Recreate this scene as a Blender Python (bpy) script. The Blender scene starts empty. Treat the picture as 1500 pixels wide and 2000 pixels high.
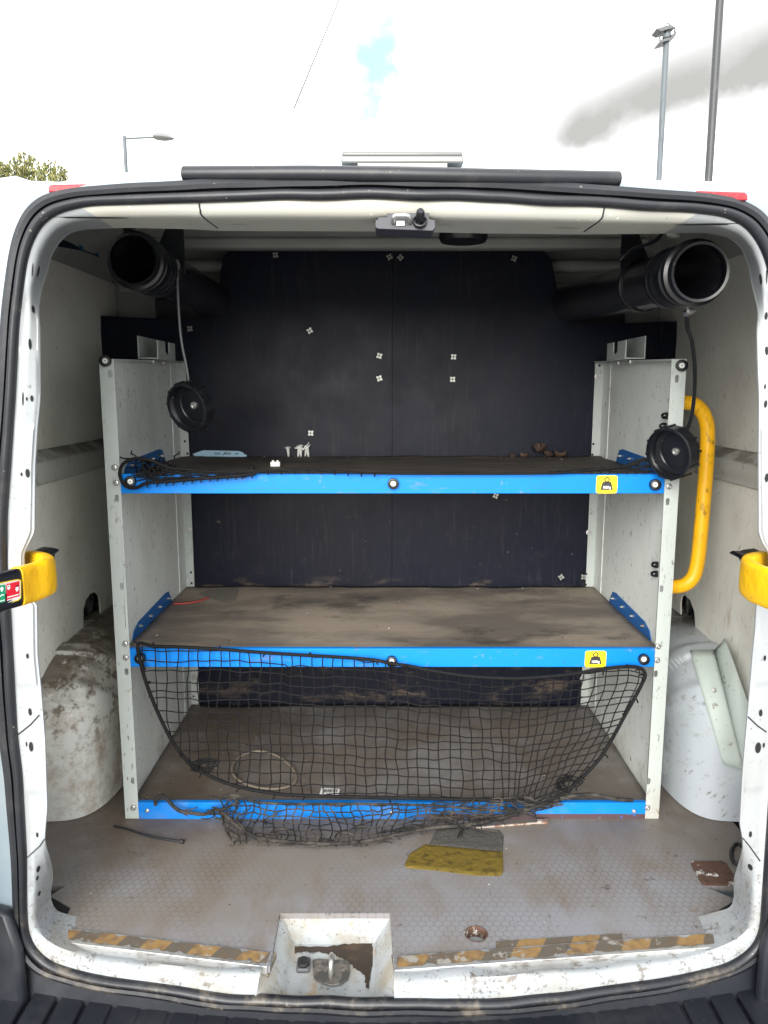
import bpy, math, random
from mathutils import Vector, Matrix, noise as mnoise
from mathutils.geometry import tessellate_polygon
from mathutils.bvhtree import BVHTree

R = math.radians
rng = random.Random(7)
S = bpy.context.scene
COL = S.collection

# ------------------------------------------------------------------ camera
CZ = 1.62                       # camera height above the ground
FPX = 1502.0                    # focal length in photo pixels (1500 wide)
PITCH = R(9.15)
CP, SP = math.cos(PITCH), math.sin(PITCH)
cam_d = bpy.data.cameras.new('camera')
cam_d.sensor_fit = 'HORIZONTAL'
cam_d.sensor_width = 36.0
cam_d.lens = 36.0 * FPX / 1500.0
cam_d.clip_start = 0.02
cam_d.clip_end = 2000.0
cam = bpy.data.objects.new('camera', cam_d)
COL.objects.link(cam)
cam.location = (0, 0, CZ)
cam.rotation_euler = (R(90) - PITCH, 0, 0)
S.camera = cam

# ------------------------------------------------------------------ view / exposure
S.view_settings.view_transform = 'Standard'
S.view_settings.look = 'None'
S.view_settings.gamma = 1.0
S.view_settings.use_curve_mapping = False
S.view_settings.exposure = 2.46
S.cycles.max_bounces = 10
S.cycles.diffuse_bounces = 6
S.cycles.use_denoising = True

# unprojection helpers: photo pixel -> direction / point on a world plane (camera-relative z)
def ray(u, v):
    x = (u - 750.0) / FPX
    zc = (1000.0 - v) / FPX
    return Vector((x, CP + zc * SP, -SP + zc * CP))
def PY(u, v, y):
    r = ray(u, v); return r * (y / r.y)
def PZ(u, v, z):
    r = ray(u, v); return r * (z / r.z)
def PX(u, v, x):
    r = ray(u, v); return r * (x / r.x)

# ------------------------------------------------------------------ world: overcast, broken white cloud
SUN_EL, SUN_ROT = R(20), R(192)
W = bpy.data.worlds.new('World'); S.world = W; W.use_nodes = True
nt = W.node_tree; nt.nodes.clear()
def wn(t, **k):
    n = nt.nodes.new(t)
    for a, b in k.items(): setattr(n, a, b)
    return n
out = wn('ShaderNodeOutputWorld'); bg = wn('ShaderNodeBackground')
sky = wn('ShaderNodeTexSky', sky_type='NISHITA', sun_disc=False, sun_elevation=SUN_EL, sun_rotation=SUN_ROT)
tc = wn('ShaderNodeTexCoord')
def wmath(op, a, b=None, c=None, clamp=False):
    n = wn('ShaderNodeMath', operation=op, use_clamp=clamp)
    for i, x in enumerate((a, b, c)):
        if x is None: continue
        if isinstance(x, (int, float)): n.inputs[i].default_value = x
        else: nt.links.new(x, n.inputs[i])
    return n.outputs[0]
def wnoise(scale, detail, rough, off):
    m = wn('ShaderNodeMapping'); m.inputs['Location'].default_value = off
    nt.links.new(tc.outputs['Generated'], m.inputs['Vector'])
    n = wn('ShaderNodeTexNoise'); n.inputs['Scale'].default_value = scale
    n.inputs['Detail'].default_value = detail; n.inputs['Roughness'].default_value = rough
    nt.links.new(m.outputs[0], n.inputs['Vector'])
    return n.outputs['Fac']
def wnear(u, v, sx, sz, rot=0.0):
    """soft lobe round one direction: 1 at its centre, 0 outside"""
    d = ray(u, v).normalized()
    ax = Vector((0, 0, 1)).cross(d).normalized(); ay = d.cross(ax).normalized()
    a2 = ax * math.cos(rot) + ay * math.sin(rot); b2 = ay * math.cos(rot) - ax * math.sin(rot)
    terms = []
    for vec, s in ((a2, sx), (b2, sz)):
        n = wn('ShaderNodeVectorMath', operation='DOT_PRODUCT'); nt.links.new(tc.outputs['Generated'], n.inputs[0])
        n.inputs[1].default_value = vec
        q = wmath('DIVIDE', n.outputs['Value'], s); terms.append(wmath('MULTIPLY', q, q))
    n = wn('ShaderNodeVectorMath', operation='DOT_PRODUCT'); nt.links.new(tc.outputs['Generated'], n.inputs[0]); n.inputs[1].default_value = d
    front = wmath('GREATER_THAN', n.outputs['Value'], 0.0)
    lob = wmath('SUBTRACT', 1.0, wmath('ADD', terms[0], terms[1]), clamp=True)
    return wmath('MULTIPLY', lob, front)
def wsm(x, a, b):
    n = wn('ShaderNodeMapRange', interpolation_type='SMOOTHSTEP'); n.inputs['From Min'].default_value = a; n.inputs['From Max'].default_value = b
    nt.links.new(x, n.inputs['Value']); return n.outputs[0]
n1 = wnoise(2.2, 6, 0.55, (3.1, 1.7, 0.4)); n2 = wnoise(6.5, 7, 0.6, (0.3, 5.1, 2.2))
# grey cloud bellies
grey_glob = wmath('MULTIPLY_ADD', n1, 5.0, -2.75, clamp=True)
# one long cloud belly: crisp underside, soft top, thinning out to the left
d0 = ray(985, 285).normalized(); axh = d0.cross(Vector((0, 0, 1))).normalized(); axv = axh.cross(d0).normalized()
def wdot(vec):
    n = wn('ShaderNodeVectorMath', operation='DOT_PRODUCT'); nt.links.new(tc.outputs['Generated'], n.inputs[0]); n.inputs[1].default_value = vec
    return n.outputs['Value']
ct = wdot(axh); cb = wmath('ADD', wdot(axv), wmath('MULTIPLY_ADD', n2, 0.055, -0.0275))
low = wmath('MULTIPLY_ADD', wmath('MAXIMUM', wmath('SUBTRACT', ct, 0.10), 0.0), 0.26, -0.030)
upp = wmath('MULTIPLY_ADD', wmath('SQRT', wmath('MAXIMUM', ct, 0.0)), 0.40, 0.006)
rel = wmath('DIVIDE', wmath('SUBTRACT', cb, low), wmath('SUBTRACT', upp, low))
grey_loc = wmath('MULTIPLY', wmath('MULTIPLY', wsm(rel, -0.10, 0.30), wmath('SUBTRACT', 1.0, wsm(rel, 0.28, 1.0))), wmath('MULTIPLY', wsm(ct, -0.03, 0.09), wmath('SUBTRACT', 1.0, wsm(ct, 0.42, 0.7))))
grey_loc = wmath('MULTIPLY', grey_loc, wmath('MULTIPLY', wsm(wdot(d0), 0.3, 0.5), wmath('MULTIPLY_ADD', n2, 0.8, 0.6)))
grey = wmath('MAXIMUM', wmath('MULTIPLY', grey_glob, 0.35), grey_loc, clamp=True)
# blue gaps
gap_loc = wnear(738, 145, 0.042, 0.078, 0.12)
gap_loc2 = wnear(810, 152, 0.07, 0.024, 0.0)
n3 = wnoise(17.0, 6, 0.6, (1.3, 0.2, 4.2))
gap = wmath('MAXIMUM', wsm(wmath('ADD', gap_loc, wmath('MULTIPLY_ADD', n3, 2.2, -0.98)), -0.05, 1.0), wmath('MULTIPLY', wsm(wmath('ADD', gap_loc2, wmath('MULTIPLY_ADD', n3, 2.4, -1.3)), 0.05, 0.9), 0.55))
gap = wmath('MULTIPLY', gap, wsm(wmath('MAXIMUM', gap_loc, gap_loc2), 0.0, 0.5))
mixc = wn('ShaderNodeMix', data_type='RGBA'); mixc.inputs['A'].default_value = (5.2, 5.3, 5.36, 1); mixc.inputs['B'].default_value = (1.12, 1.12, 1.08, 1)
nt.links.new(grey, mixc.inputs['Factor'])
skb = wn('ShaderNodeMix', data_type='RGBA', blend_type='MULTIPLY'); skb.inputs['Factor'].default_value = 1.0
nt.links.new(sky.outputs['Color'], skb.inputs['A']); skb.inputs['B'].default_value = (1.5, 1.5, 1.2, 1)
skc = wn('ShaderNodeMix', data_type='RGBA'); skc.inputs['Factor'].default_value = 0.88
nt.links.new(skb.outputs['Result'], skc.inputs['A']); skc.inputs['B'].default_value = (1.10, 1.78, 1.72, 1)
fin = wn('ShaderNodeMix', data_type='RGBA')
nt.links.new(gap, fin.inputs['Factor']); nt.links.new(mixc.outputs['Result'], fin.inputs['A']); nt.links.new(skc.outputs['Result'], fin.inputs['B'])
nt.links.new(fin.outputs['Result'], bg.inputs['Color']); bg.inputs['Strength'].default_value = 0.10
nt.links.new(bg.outputs[0], out.inputs['Surface'])

sun_d = bpy.data.lights.new('sun', 'SUN'); sun_d.energy = 1.25; sun_d.angle = R(45); sun_d.color = (1.0, 0.97, 0.92)
sun = bpy.data.objects.new('sun', sun_d); COL.objects.link(sun)
# light comes from behind the camera, a little to its left, fairly high
sd = Vector((-0.21, -0.978, 0.364)).normalized()
sun.rotation_euler = sd.to_track_quat('Z', 'Y').to_euler(); sun.location = (0, -5, 12)

# ------------------------------------------------------------------ mesh builder
class MB:
    def __init__(s): s.v = []; s.f = []; s.m = []
    def vert(s, p): s.v.append(tuple(p)); return len(s.v) - 1
    def face(s, idx, m=0): s.f.append(tuple(idx)); s.m.append(m)
    def quad(s, a, b, c, d, m=0):
        i = [s.vert(p) for p in (a, b, c, d)]; s.face(i, m)
    def box(s, x0, x1, y0, y1, z0, z1, m=0):
        s.hexa([(x0,y0,z0),(x1,y0,z0),(x1,y1,z0),(x0,y1,z0),(x0,y0,z1),(x1,y0,z1),(x1,y1,z1),(x0,y1,z1)], m)
    def hexa(s, p, m=0):
        b = [s.vert(q) for q in p]
        for f in ((3,2,1,0),(4,5,6,7),(0,1,5,4),(1,2,6,5),(2,3,7,6),(3,0,4,7)): s.face([b[i] for i in f], m)
    def prism(s, pts, ext, m=0):
        """closed polygon (3D points) extruded by vector ext"""
        ext = Vector(ext); n = len(pts)
        a = [s.vert(p) for p in pts]; b = [s.vert(Vector(p) + ext) for p in pts]
        tri = tessellate_polygon([[Vector(p) for p in pts]])
        for t in tri: s.face([a[i] for i in t], m); s.face([b[i] for i in reversed(t)], m)
        for i in range(n):
            j = (i + 1) % n; s.face([a[i], b[i], b[j], a[j]], m)
    def plate(s, outer, holes, ext, m=0):
        """polygon with holes, extruded"""
        ext = Vector(ext); loops = [[Vector(p) for p in outer]] + [[Vector(p) for p in h] for h in holes]
        tri = tessellate_polygon(loops); flat = [p for l in loops for p in l]
        a = [s.vert(p) for p in flat]; b = [s.vert(p + ext) for p in flat]
        for t in tri: s.face([a[i] for i in t], m); s.face([b[i] for i in reversed(t)], m)
        o = 0
        for l in loops:
            n = len(l)
            for i in range(n):
                j = (i + 1) % n; s.face([a[o+i], b[o+i], b[o+j], a[o+j]], m)
            o += n
    def tube(s, pts, r, n=6, closed=False, m=0, cap=True):
        pts = [Vector(p) for p in pts]; k = len(pts)
        if k < 2: return
        rr = r if isinstance(r, (list, tuple)) else [r] * k
        prev = None; rings = []
        for i in range(k):
            if closed: t = pts[(i+1) % k] - pts[i-1]
            else: t = pts[min(i+1, k-1)] - pts[max(i-1, 0)]
            if t.length < 1e-9: t = Vector((0, 0, 1))
            t.normalize()
            if prev is None:
                a = Vector((0, 0, 1)) if abs(t.z) < 0.9 else Vector((1, 0, 0))
                nx = t.cross(a).normalized()
            else:
                nx = prev - t * prev.dot(t)
                nx = nx.normalized() if nx.length > 1e-6 else t.orthogonal().normalized()
            prev = nx; ny = t.cross(nx)
            rings.append([s.vert(pts[i] + (nx * math.cos(2*math.pi*q/n) + ny * math.sin(2*math.pi*q/n)) * rr[i]) for q in range(n)])
        for i in range(k if closed else k - 1):
            A, B = rings[i], rings[(i+1) % k]
            for q in range(n): s.face([A[q], A[(q+1) % n], B[(q+1) % n], B[q]], m)
        if cap and not closed:
            s.face(list(reversed(rings[0])), m); s.face(rings[-1], m)
    def lathe(s, prof, org, axis, n=32, m=0, ref=None):
        """prof: list of (radius, distance along axis)"""
        org = Vector(org); ax = Vector(axis).normalized()
        nx = (Vector(ref) - ax * Vector(ref).dot(ax)).normalized() if ref else ax.orthogonal().normalized()
        ny = ax.cross(nx); rings = []
        for (r, h) in prof:
            if r < 1e-7: rings.append([s.vert(org + ax * h)])
            else: rings.append([s.vert(org + ax * h + (nx*math.cos(2*math.pi*q/n) + ny*math.sin(2*math.pi*q/n)) * r) for q in range(n)])
        for A, B in zip(rings, rings[1:]):
            if len(A) == 1 and len(B) == 1: continue
            for q in range(n):
                p = (q+1) % n
                if len(A) == 1: s.face([A[0], B[p], B[q]], m)
                elif len(B) == 1: s.face([A[q], A[p], B[0]], m)
                else: s.face([A[q], A[p], B[p], B[q]], m)
    def grid(s, rows, m=0, closed=False):
        ids = [[s.vert(p) for p in r] for r in rows]
        for A, B in zip(ids, ids[1:]):
            n = len(A)
            for q in range(n if closed else n - 1):
                s.face([A[q], A[(q+1) % n], B[(q+1) % n], B[q]], m)
        return ids
    def disc(s, c, nrm, rx, ry=None, up=(0,0,1), n=16, m=0):
        ry = ry or rx; nrm = Vector(nrm).normalized(); up = Vector(up)
        a = up.cross(nrm); a = a.normalized() if a.length > 1e-5 else nrm.orthogonal().normalized()
        b = nrm.cross(a); c = Vector(c)
        s.face([s.vert(c + a*math.cos(2*math.pi*q/n)*rx + b*math.sin(2*math.pi*q/n)*ry) for q in range(n)], m)
    def mesh(s, name, mats, smooth=35, dz=CZ):
        me = bpy.data.meshes.new(name)
        me.from_pydata([(x, y, z + dz) for x, y, z in s.v], [], s.f)
        for mm in (mats if isinstance(mats, (list, tuple)) else [mats]): me.materials.append(mm)
        me.polygons.foreach_set('material_index', s.m)
        me.validate(); me.update()
        import bmesh
        bm = bmesh.new(); bm.from_mesh(me); bmesh.ops.recalc_face_normals(bm, faces=bm.faces); bm.to_mesh(me); bm.free()
        if smooth:
            me.polygons.foreach_set('use_smooth', [True] * len(me.polygons))
            me.set_sharp_from_angle(angle=R(smooth))
        return me

def link(o, parent=None):
    COL.objects.link(o)
    if parent is not None:
        o.parent = parent
        # parts are modelled in world space: undo the offset of the thing's Empty (mesh parents sit at the world origin)
        m = Matrix.Translation(-Vector(parent.location)) if parent.type == 'EMPTY' else Matrix.Identity(4)
        o.matrix_parent_inverse = m
    return o
def thing(name, label, cat, loc, group=None):
    o = bpy.data.objects.new(name, None); COL.objects.link(o); o.empty_display_size = 0.05
    o.location = (loc[0], loc[1], loc[2] + CZ)
    o['label'] = label; o['category'] = cat
    if group: o['group'] = group
    return o
def tag(o, label, cat, group=None):
    o['label'] = label; o['category'] = cat
    if group: o['group'] = group
    return o
def part(name, mb, mats, parent=None, bevel=0.0, smooth=35, label=None, seg=2):
    o = bpy.data.objects.new(name, mb.mesh(name, mats, smooth)); link(o, parent)
    if bevel:
        b = o.modifiers.new('bevel', 'BEVEL'); b.width = bevel; b.segments = seg; b.limit_method = 'ANGLE'; b.angle_limit = R(40)
    if label: o['label'] = label
    return o
def inst(name, me, loc, parent, rot=None, label=None):
    """another object sharing a mesh built round the origin"""
    o = bpy.data.objects.new(name, me); link(o, parent)
    o.location = (loc[0], loc[1], loc[2] + CZ)
    if rot is not None: o.rotation_euler = rot
    if label: o['label'] = label
    return o

def proj(p):
    f = p.y * CP - p.z * SP; up = p.y * SP + p.z * CP
    return 750 + FPX * p.x / f, 1000 - FPX * up / f
def lerp(a, b, t): return a + (b - a) * t
def poly_at(pts, x):
    """piecewise-linear y(x) through sorted points"""
    if x <= pts[0][0]: return pts[0][1]
    for (x0, y0), (x1, y1) in zip(pts, pts[1:]):
        if x <= x1: return y0 + (y1 - y0) * (x - x0) / (x1 - x0)
    return pts[-1][1]
def spline(pts, n=8, closed=False):
    P = [Vector(p) for p in pts]; k = len(P); o = []
    for i in range(k if closed else k - 1):
        p0 = P[i-1] if (i > 0 or closed) else P[0]; p1 = P[i]; p2 = P[(i+1) % k]
        p3 = P[(i+2) % k] if (closed or i + 2 < k) else P[-1]
        for q in range(n):
            t = q / n
            o.append(0.5 * ((2*p1) + (p2-p0)*t + (2*p0-5*p1+4*p2-p3)*t*t + (3*p1-p0-3*p2+p3)*t**3))
    if not closed: o.append(P[-1])
    return o
def oval(c, ax, ay, rx, ry, n=14):
    c = Vector(c); ax = Vector(ax); ay = Vector(ay); o = []
    L = ry - rx
    for q in range(n):
        a = 2 * math.pi * q / n; y = math.sin(a) * rx + (L if math.sin(a) >= 0 else -L)
        o.append(c + ax * math.cos(a) * rx + ay * y)
    return o

# ------------------------------------------------------------------ materials
def mat(name, base, rough=0.5, metal=0.0, layers=(), bump=(), spec=0.5, coat=0.0, rough_var=0.0, trans=0.0):
    """layers: dict(c=colour, s=scale or (sx,sy,sz), lo, hi, f=strength, d=detail, seed, rot, up=bool only on upward faces, z=(z0,z1) height ramp, r=roughness of the layer)"""
    m = bpy.data.materials.new(name); m.use_nodes = True
    t = m.node_tree; b = t.nodes['Principled BSDF']; N = t.nodes.new; Lk = t.links.new
    b.inputs['Base Color'].default_value = (*base, 1); b.inputs['Roughness'].default_value = rough
    b.inputs['Metallic'].default_value = metal; b.inputs['Specular IOR Level'].default_value = spec
    b.inputs['Coat Weight'].default_value = coat; b.inputs['Transmission Weight'].default_value = trans
    tcn = N('ShaderNodeTexCoord'); col = None; rcur = None
    def noise_fac(s, d, seed, rot, rg=0.6):
        mp = N('ShaderNodeMapping'); sc = s if isinstance(s, (tuple, list)) else (s, s, s)
        mp.vector_type = 'TEXTURE' if rot else 'POINT'
        if rot:
            mp.inputs['Rotation'].default_value = rot; mp.inputs['Scale'].default_value = tuple(1.0/x for x in sc)
            mp.inputs['Location'].default_value = (seed*0.37, seed*0.21, seed*0.11)
        else:
            mp.inputs['Scale'].default_value = sc; mp.inputs['Location'].default_value = (seed*7.3, seed*3.1, seed*5.7)
        Lk(tcn.outputs['Object'], mp.inputs['Vector'])
        n = N('ShaderNodeTexNoise'); n.inputs['Scale'].default_value = 1.0; n.inputs['Detail'].default_value = d; n.inputs['Roughness'].default_value = rg
        Lk(mp.outputs[0], n.inputs['Vector']); return n.outputs['Fac']
    def mth(op, a, c):
        n = N('ShaderNodeMath'); n.operation = op
        for i, x in enumerate((a, c)):
            if isinstance(x, (int, float)): n.inputs[i].default_value = x
            else: Lk(x, n.inputs[i])
        return n.outputs[0]
    for L in layers:
        fac = noise_fac(L.get('s', 5), L.get('d', 6), L.get('seed', 1), L.get('rot'), L.get('rg', 0.6))
        mr = N('ShaderNodeMapRange'); mr.interpolation_type = 'SMOOTHSTEP'
        mr.inputs['From Min'].default_value = L.get('lo', 0.5); mr.inputs['From Max'].default_value = L.get('hi', 0.6)
        Lk(fac, mr.inputs['Value']); f = mth('MULTIPLY', mr.outputs[0], L.get('f', 1.0))
        if 'mask' in L:
            q = L['mask']; f2 = noise_fac(q[0], 3, q[3] if len(q) > 3 else 9, None)
            m2 = N('ShaderNodeMapRange'); m2.interpolation_type = 'SMOOTHSTEP'; m2.inputs['From Min'].default_value = q[1]; m2.inputs['From Max'].default_value = q[2]
            Lk(f2, m2.inputs['Value']); f = mth('MULTIPLY', f, m2.outputs[0])
        for ax in 'xyz':
            if ax in L:
                sp = N('ShaderNodeSeparateXYZ'); Lk(tcn.outputs['Object'], sp.inputs[0])
                m3 = N('ShaderNodeMapRange'); m3.interpolation_type = 'SMOOTHSTEP'
                a0, a1 = L[ax]
                if ax == 'z': a0 += CZ; a1 += CZ
                if a0 < a1: m3.inputs['From Min'].default_value = a0; m3.inputs['From Max'].default_value = a1
                else:
                    m3.inputs['From Min'].default_value = a1; m3.inputs['From Max'].default_value = a0
                    m3.inputs['To Min'].default_value = 1.0; m3.inputs['To Max'].default_value = 0.0
                Lk(sp.outputs[ax.upper()], m3.inputs['Value']); f = mth('MULTIPLY', f, m3.outputs[0])
        if L.get('up'):
            ge = N('ShaderNodeNewGeometry'); sp = N('ShaderNodeSeparateXYZ'); Lk(ge.outputs['Normal'], sp.inputs[0])
            m4 = N('ShaderNodeMapRange'); m4.inputs['From Min'].default_value = 0.3; m4.inputs['From Max'].default_value = 0.9
            Lk(sp.outputs['Z'], m4.inputs['Value']); f = mth('MULTIPLY', f, m4.outputs[0])
        mx = N('ShaderNodeMix'); mx.data_type = 'RGBA'; Lk(f, mx.inputs['Factor'])
        if col is None: mx.inputs['A'].default_value = (*base, 1)
        else: Lk(col, mx.inputs['A'])
        mx.inputs['B'].default_value = (*L['c'], 1); col = mx.outputs['Result']
        if 'r' in L:
            rx = N('ShaderNodeMix'); Lk(f, rx.inputs['Factor'])
            if rcur is None: rx.inputs['A'].default_value = rough
            else: Lk(rcur, rx.inputs['A'])
            rx.inputs['B'].default_value = L['r']; rcur = rx.outputs['Result']
    if col is not None: Lk(col, b.inputs['Base Color'])
    if rough_var:
        f = noise_fac(9, 5, 3, None); q = mth('MULTIPLY_ADD', f, rough_var*2) if False else None
        mr = N('ShaderNodeMapRange'); mr.inputs['From Min'].default_value = 0.3; mr.inputs['From Max'].default_value = 0.7
        mr.inputs['To Min'].default_value = -rough_var; mr.inputs['To Max'].default_value = rough_var; Lk(f, mr.inputs['Value'])
        rcur = mth('ADD', rcur if rcur is not None else rough, mr.outputs[0])
    if rcur is not None: Lk(rcur, b.inputs['Roughness'])
    prev = None
    for (s, d, strength, dist) in bump:
        f = noise_fac(s, d, 4, None); bn = N('ShaderNodeBump'); bn.inputs['Strength'].default_value = strength; bn.inputs['Distance'].default_value = dist
        Lk(f, bn.inputs['Height'])
        if prev is not None: Lk(prev, bn.inputs['Normal'])
        prev = bn.outputs[0]
    if prev is not None: Lk(prev, b.inputs['Normal'])
    m['_col'] = 0
    return m

MUD = (0.115, 0.083, 0.056); GRIME = (0.05, 0.043, 0.036); RUST = (0.13, 0.05, 0.022)
SCR = dict(d=3, rg=0.5)
M = {}
M['van_white'] = mat('van_white', (0.22, 0.27, 0.305), 0.32, 0, [
    dict(c=(0.50, 0.50, 0.47), s=3, lo=0.45, hi=0.75, f=0.35, seed=2),
    dict(c=GRIME, s=120, lo=0.69, hi=0.74, f=0.75, seed=5, d=4, mask=(5, 0.42, 0.6)),
    ], coat=0.3, bump=[(14, 3, 0.08, 0.004)])
M['frame_white'] = mat('frame_white', (0.295, 0.312, 0.324), 0.36, 0, [
    dict(c=(0.24, 0.225, 0.195), s=4, lo=0.42, hi=0.8, f=0.45, seed=2, d=8),
    dict(c=(0.20, 0.165, 0.12), s=(30, 30, 9), lo=0.5, hi=0.72, f=0.55, seed=8, z=(-0.55, -1.0)),
    dict(c=GRIME, s=140, lo=0.58, hi=0.65, f=0.8, seed=5, d=9, rg=0.74, mask=(8, 0.46, 0.62)),
    dict(c=(0.13, 0.11, 0.085), s=110, lo=0.52, hi=0.64, f=0.85, seed=15, d=9, rg=0.75, z=(-0.70, -0.98)),
    dict(c=(0.28, 0.25, 0.2), s=(160, 160, 10), lo=0.66, hi=0.70, f=0.6, seed=11, rot=(0.3, 0.5, 0.2)),
    dict(c=RUST, s=22, lo=0.68, hi=0.72, f=0.8, seed=31, d=6, z=(-0.8, -1.0)),
    ], coat=0.2, bump=[(9, 3, 0.12, 0.006), (60, 3, 0.05, 0.001)])
M['header_white'] = mat('header_white', (0.47, 0.465, 0.42), 0.38, 0, [
    dict(c=(0.50, 0.47, 0.38), s=(5, 9, 9), lo=0.42, hi=0.75, f=0.5, seed=2),
    dict(c=(0.16, 0.13, 0.1), s=70, lo=0.70, hi=0.73, f=0.8, seed=7, d=3),
    dict(c=(0.8, 0.8, 0.78), s=60, lo=0.70, hi=0.72, f=0.7, seed=17, d=2)], coat=0.15)
M['sill_white'] = mat('sill_white', (0.26, 0.278, 0.29), 0.34, 0, [
    dict(c=(0.22, 0.195, 0.155), s=12, lo=0.45, hi=0.72, f=0.6, seed=2, d=8),
    dict(c=GRIME, s=110, lo=0.535, hi=0.60, f=0.85, seed=5, d=9, rg=0.76, mask=(12, 0.42, 0.60)),
    dict(c=(0.09, 0.07, 0.05), s=30, lo=0.565, hi=0.62, f=0.8, seed=25, d=9, rg=0.75),
    dict(c=(0.2, 0.17, 0.13), s=(30, 150, 150), lo=0.57, hi=0.68, f=0.65, seed=9, d=8, rg=0.7),
    dict(c=RUST, s=18, lo=0.66, hi=0.70, f=0.75, seed=31, d=6),
    ], coat=0.2, bump=[(8, 3, 0.2, 0.01)])
M['pan_white'] = mat('pan_white', (0.34, 0.36, 0.37), 0.38, 0, [
    dict(c=(0.26, 0.22, 0.15), s=14, lo=0.42, hi=0.66, f=0.75, seed=3),
    dict(c=GRIME, s=150, lo=0.54, hi=0.61, f=0.9, seed=6, d=9, rg=0.76, mask=(20, 0.42, 0.6)),
    dict(c=(0.33, 0.20, 0.08), s=16, lo=0.6, hi=0.68, f=0.75, seed=12, d=5)], bump=[(40, 3, 0.1, 0.002)])
M['lining'] = mat('lining', (0.82, 0.805, 0.745), 0.55, 0, [
    dict(c=(0.54, 0.51, 0.44), s=3.5, lo=0.42, hi=0.72, f=0.5, seed=2),
    dict(c=(0.36, 0.28, 0.17), s=(14, 14, 6), lo=0.55, hi=0.75, f=0.55, seed=6, z=(-0.35, -0.7)),
    dict(c=(0.17, 0.13, 0.09), s=(210, 210, 13), lo=0.60, hi=0.68, f=0.55, seed=11, rot=(0.55, 0.1, 0), mask=(6, 0.45, 0.62)),
    dict(c=(0.15, 0.12, 0.09), s=(190, 190, 24), lo=0.60, hi=0.68, f=0.5, seed=14, rot=(-0.7, 0.1, 0), mask=(5, 0.45, 0.6, 4)),
    dict(c=(0.10, 0.085, 0.07), s=70, lo=0.645, hi=0.70, f=0.75, seed=5, d=5, mask=(4, 0.45, 0.65)),
    dict(c=(0.33, 0.24, 0.13), s=(22, 22, 7), lo=0.56, hi=0.66, f=0.6, seed=26, d=7, rg=0.7, mask=(3.5, 0.48, 0.62, 2), z=(-0.25, -0.6)),
    ], bump=[(120, 3, 0.06, 0.001)])
M['ledge'] = mat('ledge', (0.50, 0.50, 0.47), 0.5, 0, [
    dict(c=(0.15, 0.12, 0.085), s=(14, 14, 14), lo=0.36, hi=0.58, f=0.85, seed=6, up=True),
    dict(c=(0.22, 0.19, 0.15), s=40, lo=0.58, hi=0.66, f=0.6, seed=8, d=5)])
M['ceiling'] = mat('ceiling', (0.30, 0.30, 0.29), 0.5, 0, [dict(c=(0.2, 0.2, 0.19), s=5, lo=0.4, hi=0.7, f=0.5, seed=3)])
M['arch_dirty'] = mat('arch_dirty', (0.60, 0.595, 0.56), 0.5, 0, [
    dict(c=(0.34, 0.275, 0.20), s=11, lo=0.45, hi=0.64, f=0.8, seed=4, d=9, rg=0.74),
    dict(c=(0.12, 0.088, 0.06), s=26, lo=0.50, hi=0.60, f=0.9, seed=9, d=8, rg=0.72, z=(-0.97, -0.72)),
    dict(c=(0.11, 0.082, 0.055), s=9, lo=0.36, hi=0.55, f=0.85, seed=17, up=True, d=7, rg=0.7),
    dict(c=(0.66, 0.65, 0.61), s=(40, 40, 6), lo=0.64, hi=0.68, f=0.8, seed=22, d=3, rot=(0.2, 0.35, 0)),
    dict(c=GRIME, s=160, lo=0.60, hi=0.70, f=0.45, seed=13, d=8, z=(-0.9, -1.01)),
    dict(c=(0.7, 0.69, 0.66), s=60, lo=0.58, hi=0.66, f=0.5, seed=33, d=7, z=(-0.85, -1.0)),
    ], bump=[(35, 5, 0.3, 0.004)])
M['arch_white'] = mat('arch_white', (0.45, 0.485, 0.515), 0.42, 0, [
    dict(c=(0.27, 0.22, 0.16), s=9, lo=0.55, hi=0.70, f=0.7, seed=4, d=8, rg=0.7),
    dict(c=(0.10, 0.078, 0.055), s=9, lo=0.34, hi=0.52, f=0.9, seed=17, up=True, d=7, y=(1.98, 2.1)),
    dict(c=(0.14, 0.115, 0.09), s=(110, 110, 30), lo=0.575, hi=0.66, f=0.8, seed=13, d=8, rg=0.68, rot=(0.4, 0.6, 0.1), mask=(8, 0.42, 0.60, 3)),
    dict(c=(0.22, 0.18, 0.13), s=(26, 26, 50), lo=0.54, hi=0.68, f=0.8, seed=18, d=9, rg=0.74, mask=(7, 0.46, 0.62, 5)),
    dict(c=GRIME, s=140, lo=0.68, hi=0.72, f=0.8, seed=3, d=5),
    ], coat=0.15, bump=[(30, 4, 0.08, 0.003)])
M['bracket_green'] = mat('bracket_green', (0.48, 0.54, 0.50), 0.5, 0, [
    dict(c=(0.2, 0.17, 0.13), s=(90, 60, 60), lo=0.64, hi=0.68, f=0.8, seed=13, d=4, rot=(0.4, 0.5, 0.9)),
    dict(c=(0.36, 0.37, 0.33), s=6, lo=0.45, hi=0.7, f=0.6, seed=3)])
def rack_mat(name, base):
    return mat(name, base, 0.5, 0, [
    dict(c=(0.42, 0.43, 0.40), s=(5, 5, 3), lo=0.45, hi=0.75, f=0.4, seed=3),
    dict(c=(0.12, 0.10, 0.08), s=(95, 95, 45), lo=0.60, hi=0.67, f=0.8, seed=21, d=7, rg=0.68),
    dict(c=(0.24, 0.21, 0.17), s=(60, 60, 7), lo=0.60, hi=0.72, f=0.36, seed=8, d=7, rg=0.66),
    dict(c=RUST, s=38, lo=0.685, hi=0.72, f=0.8, seed=41, d=5, z=(-0.45, -0.9)),
    dict(c=(0.30, 0.25, 0.19), s=10, lo=0.4, hi=0.7, f=0.55, seed=5, z=(-0.88, -1.0)),
    ], bump=[(200, 2, 0.04, 0.001)])
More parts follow.
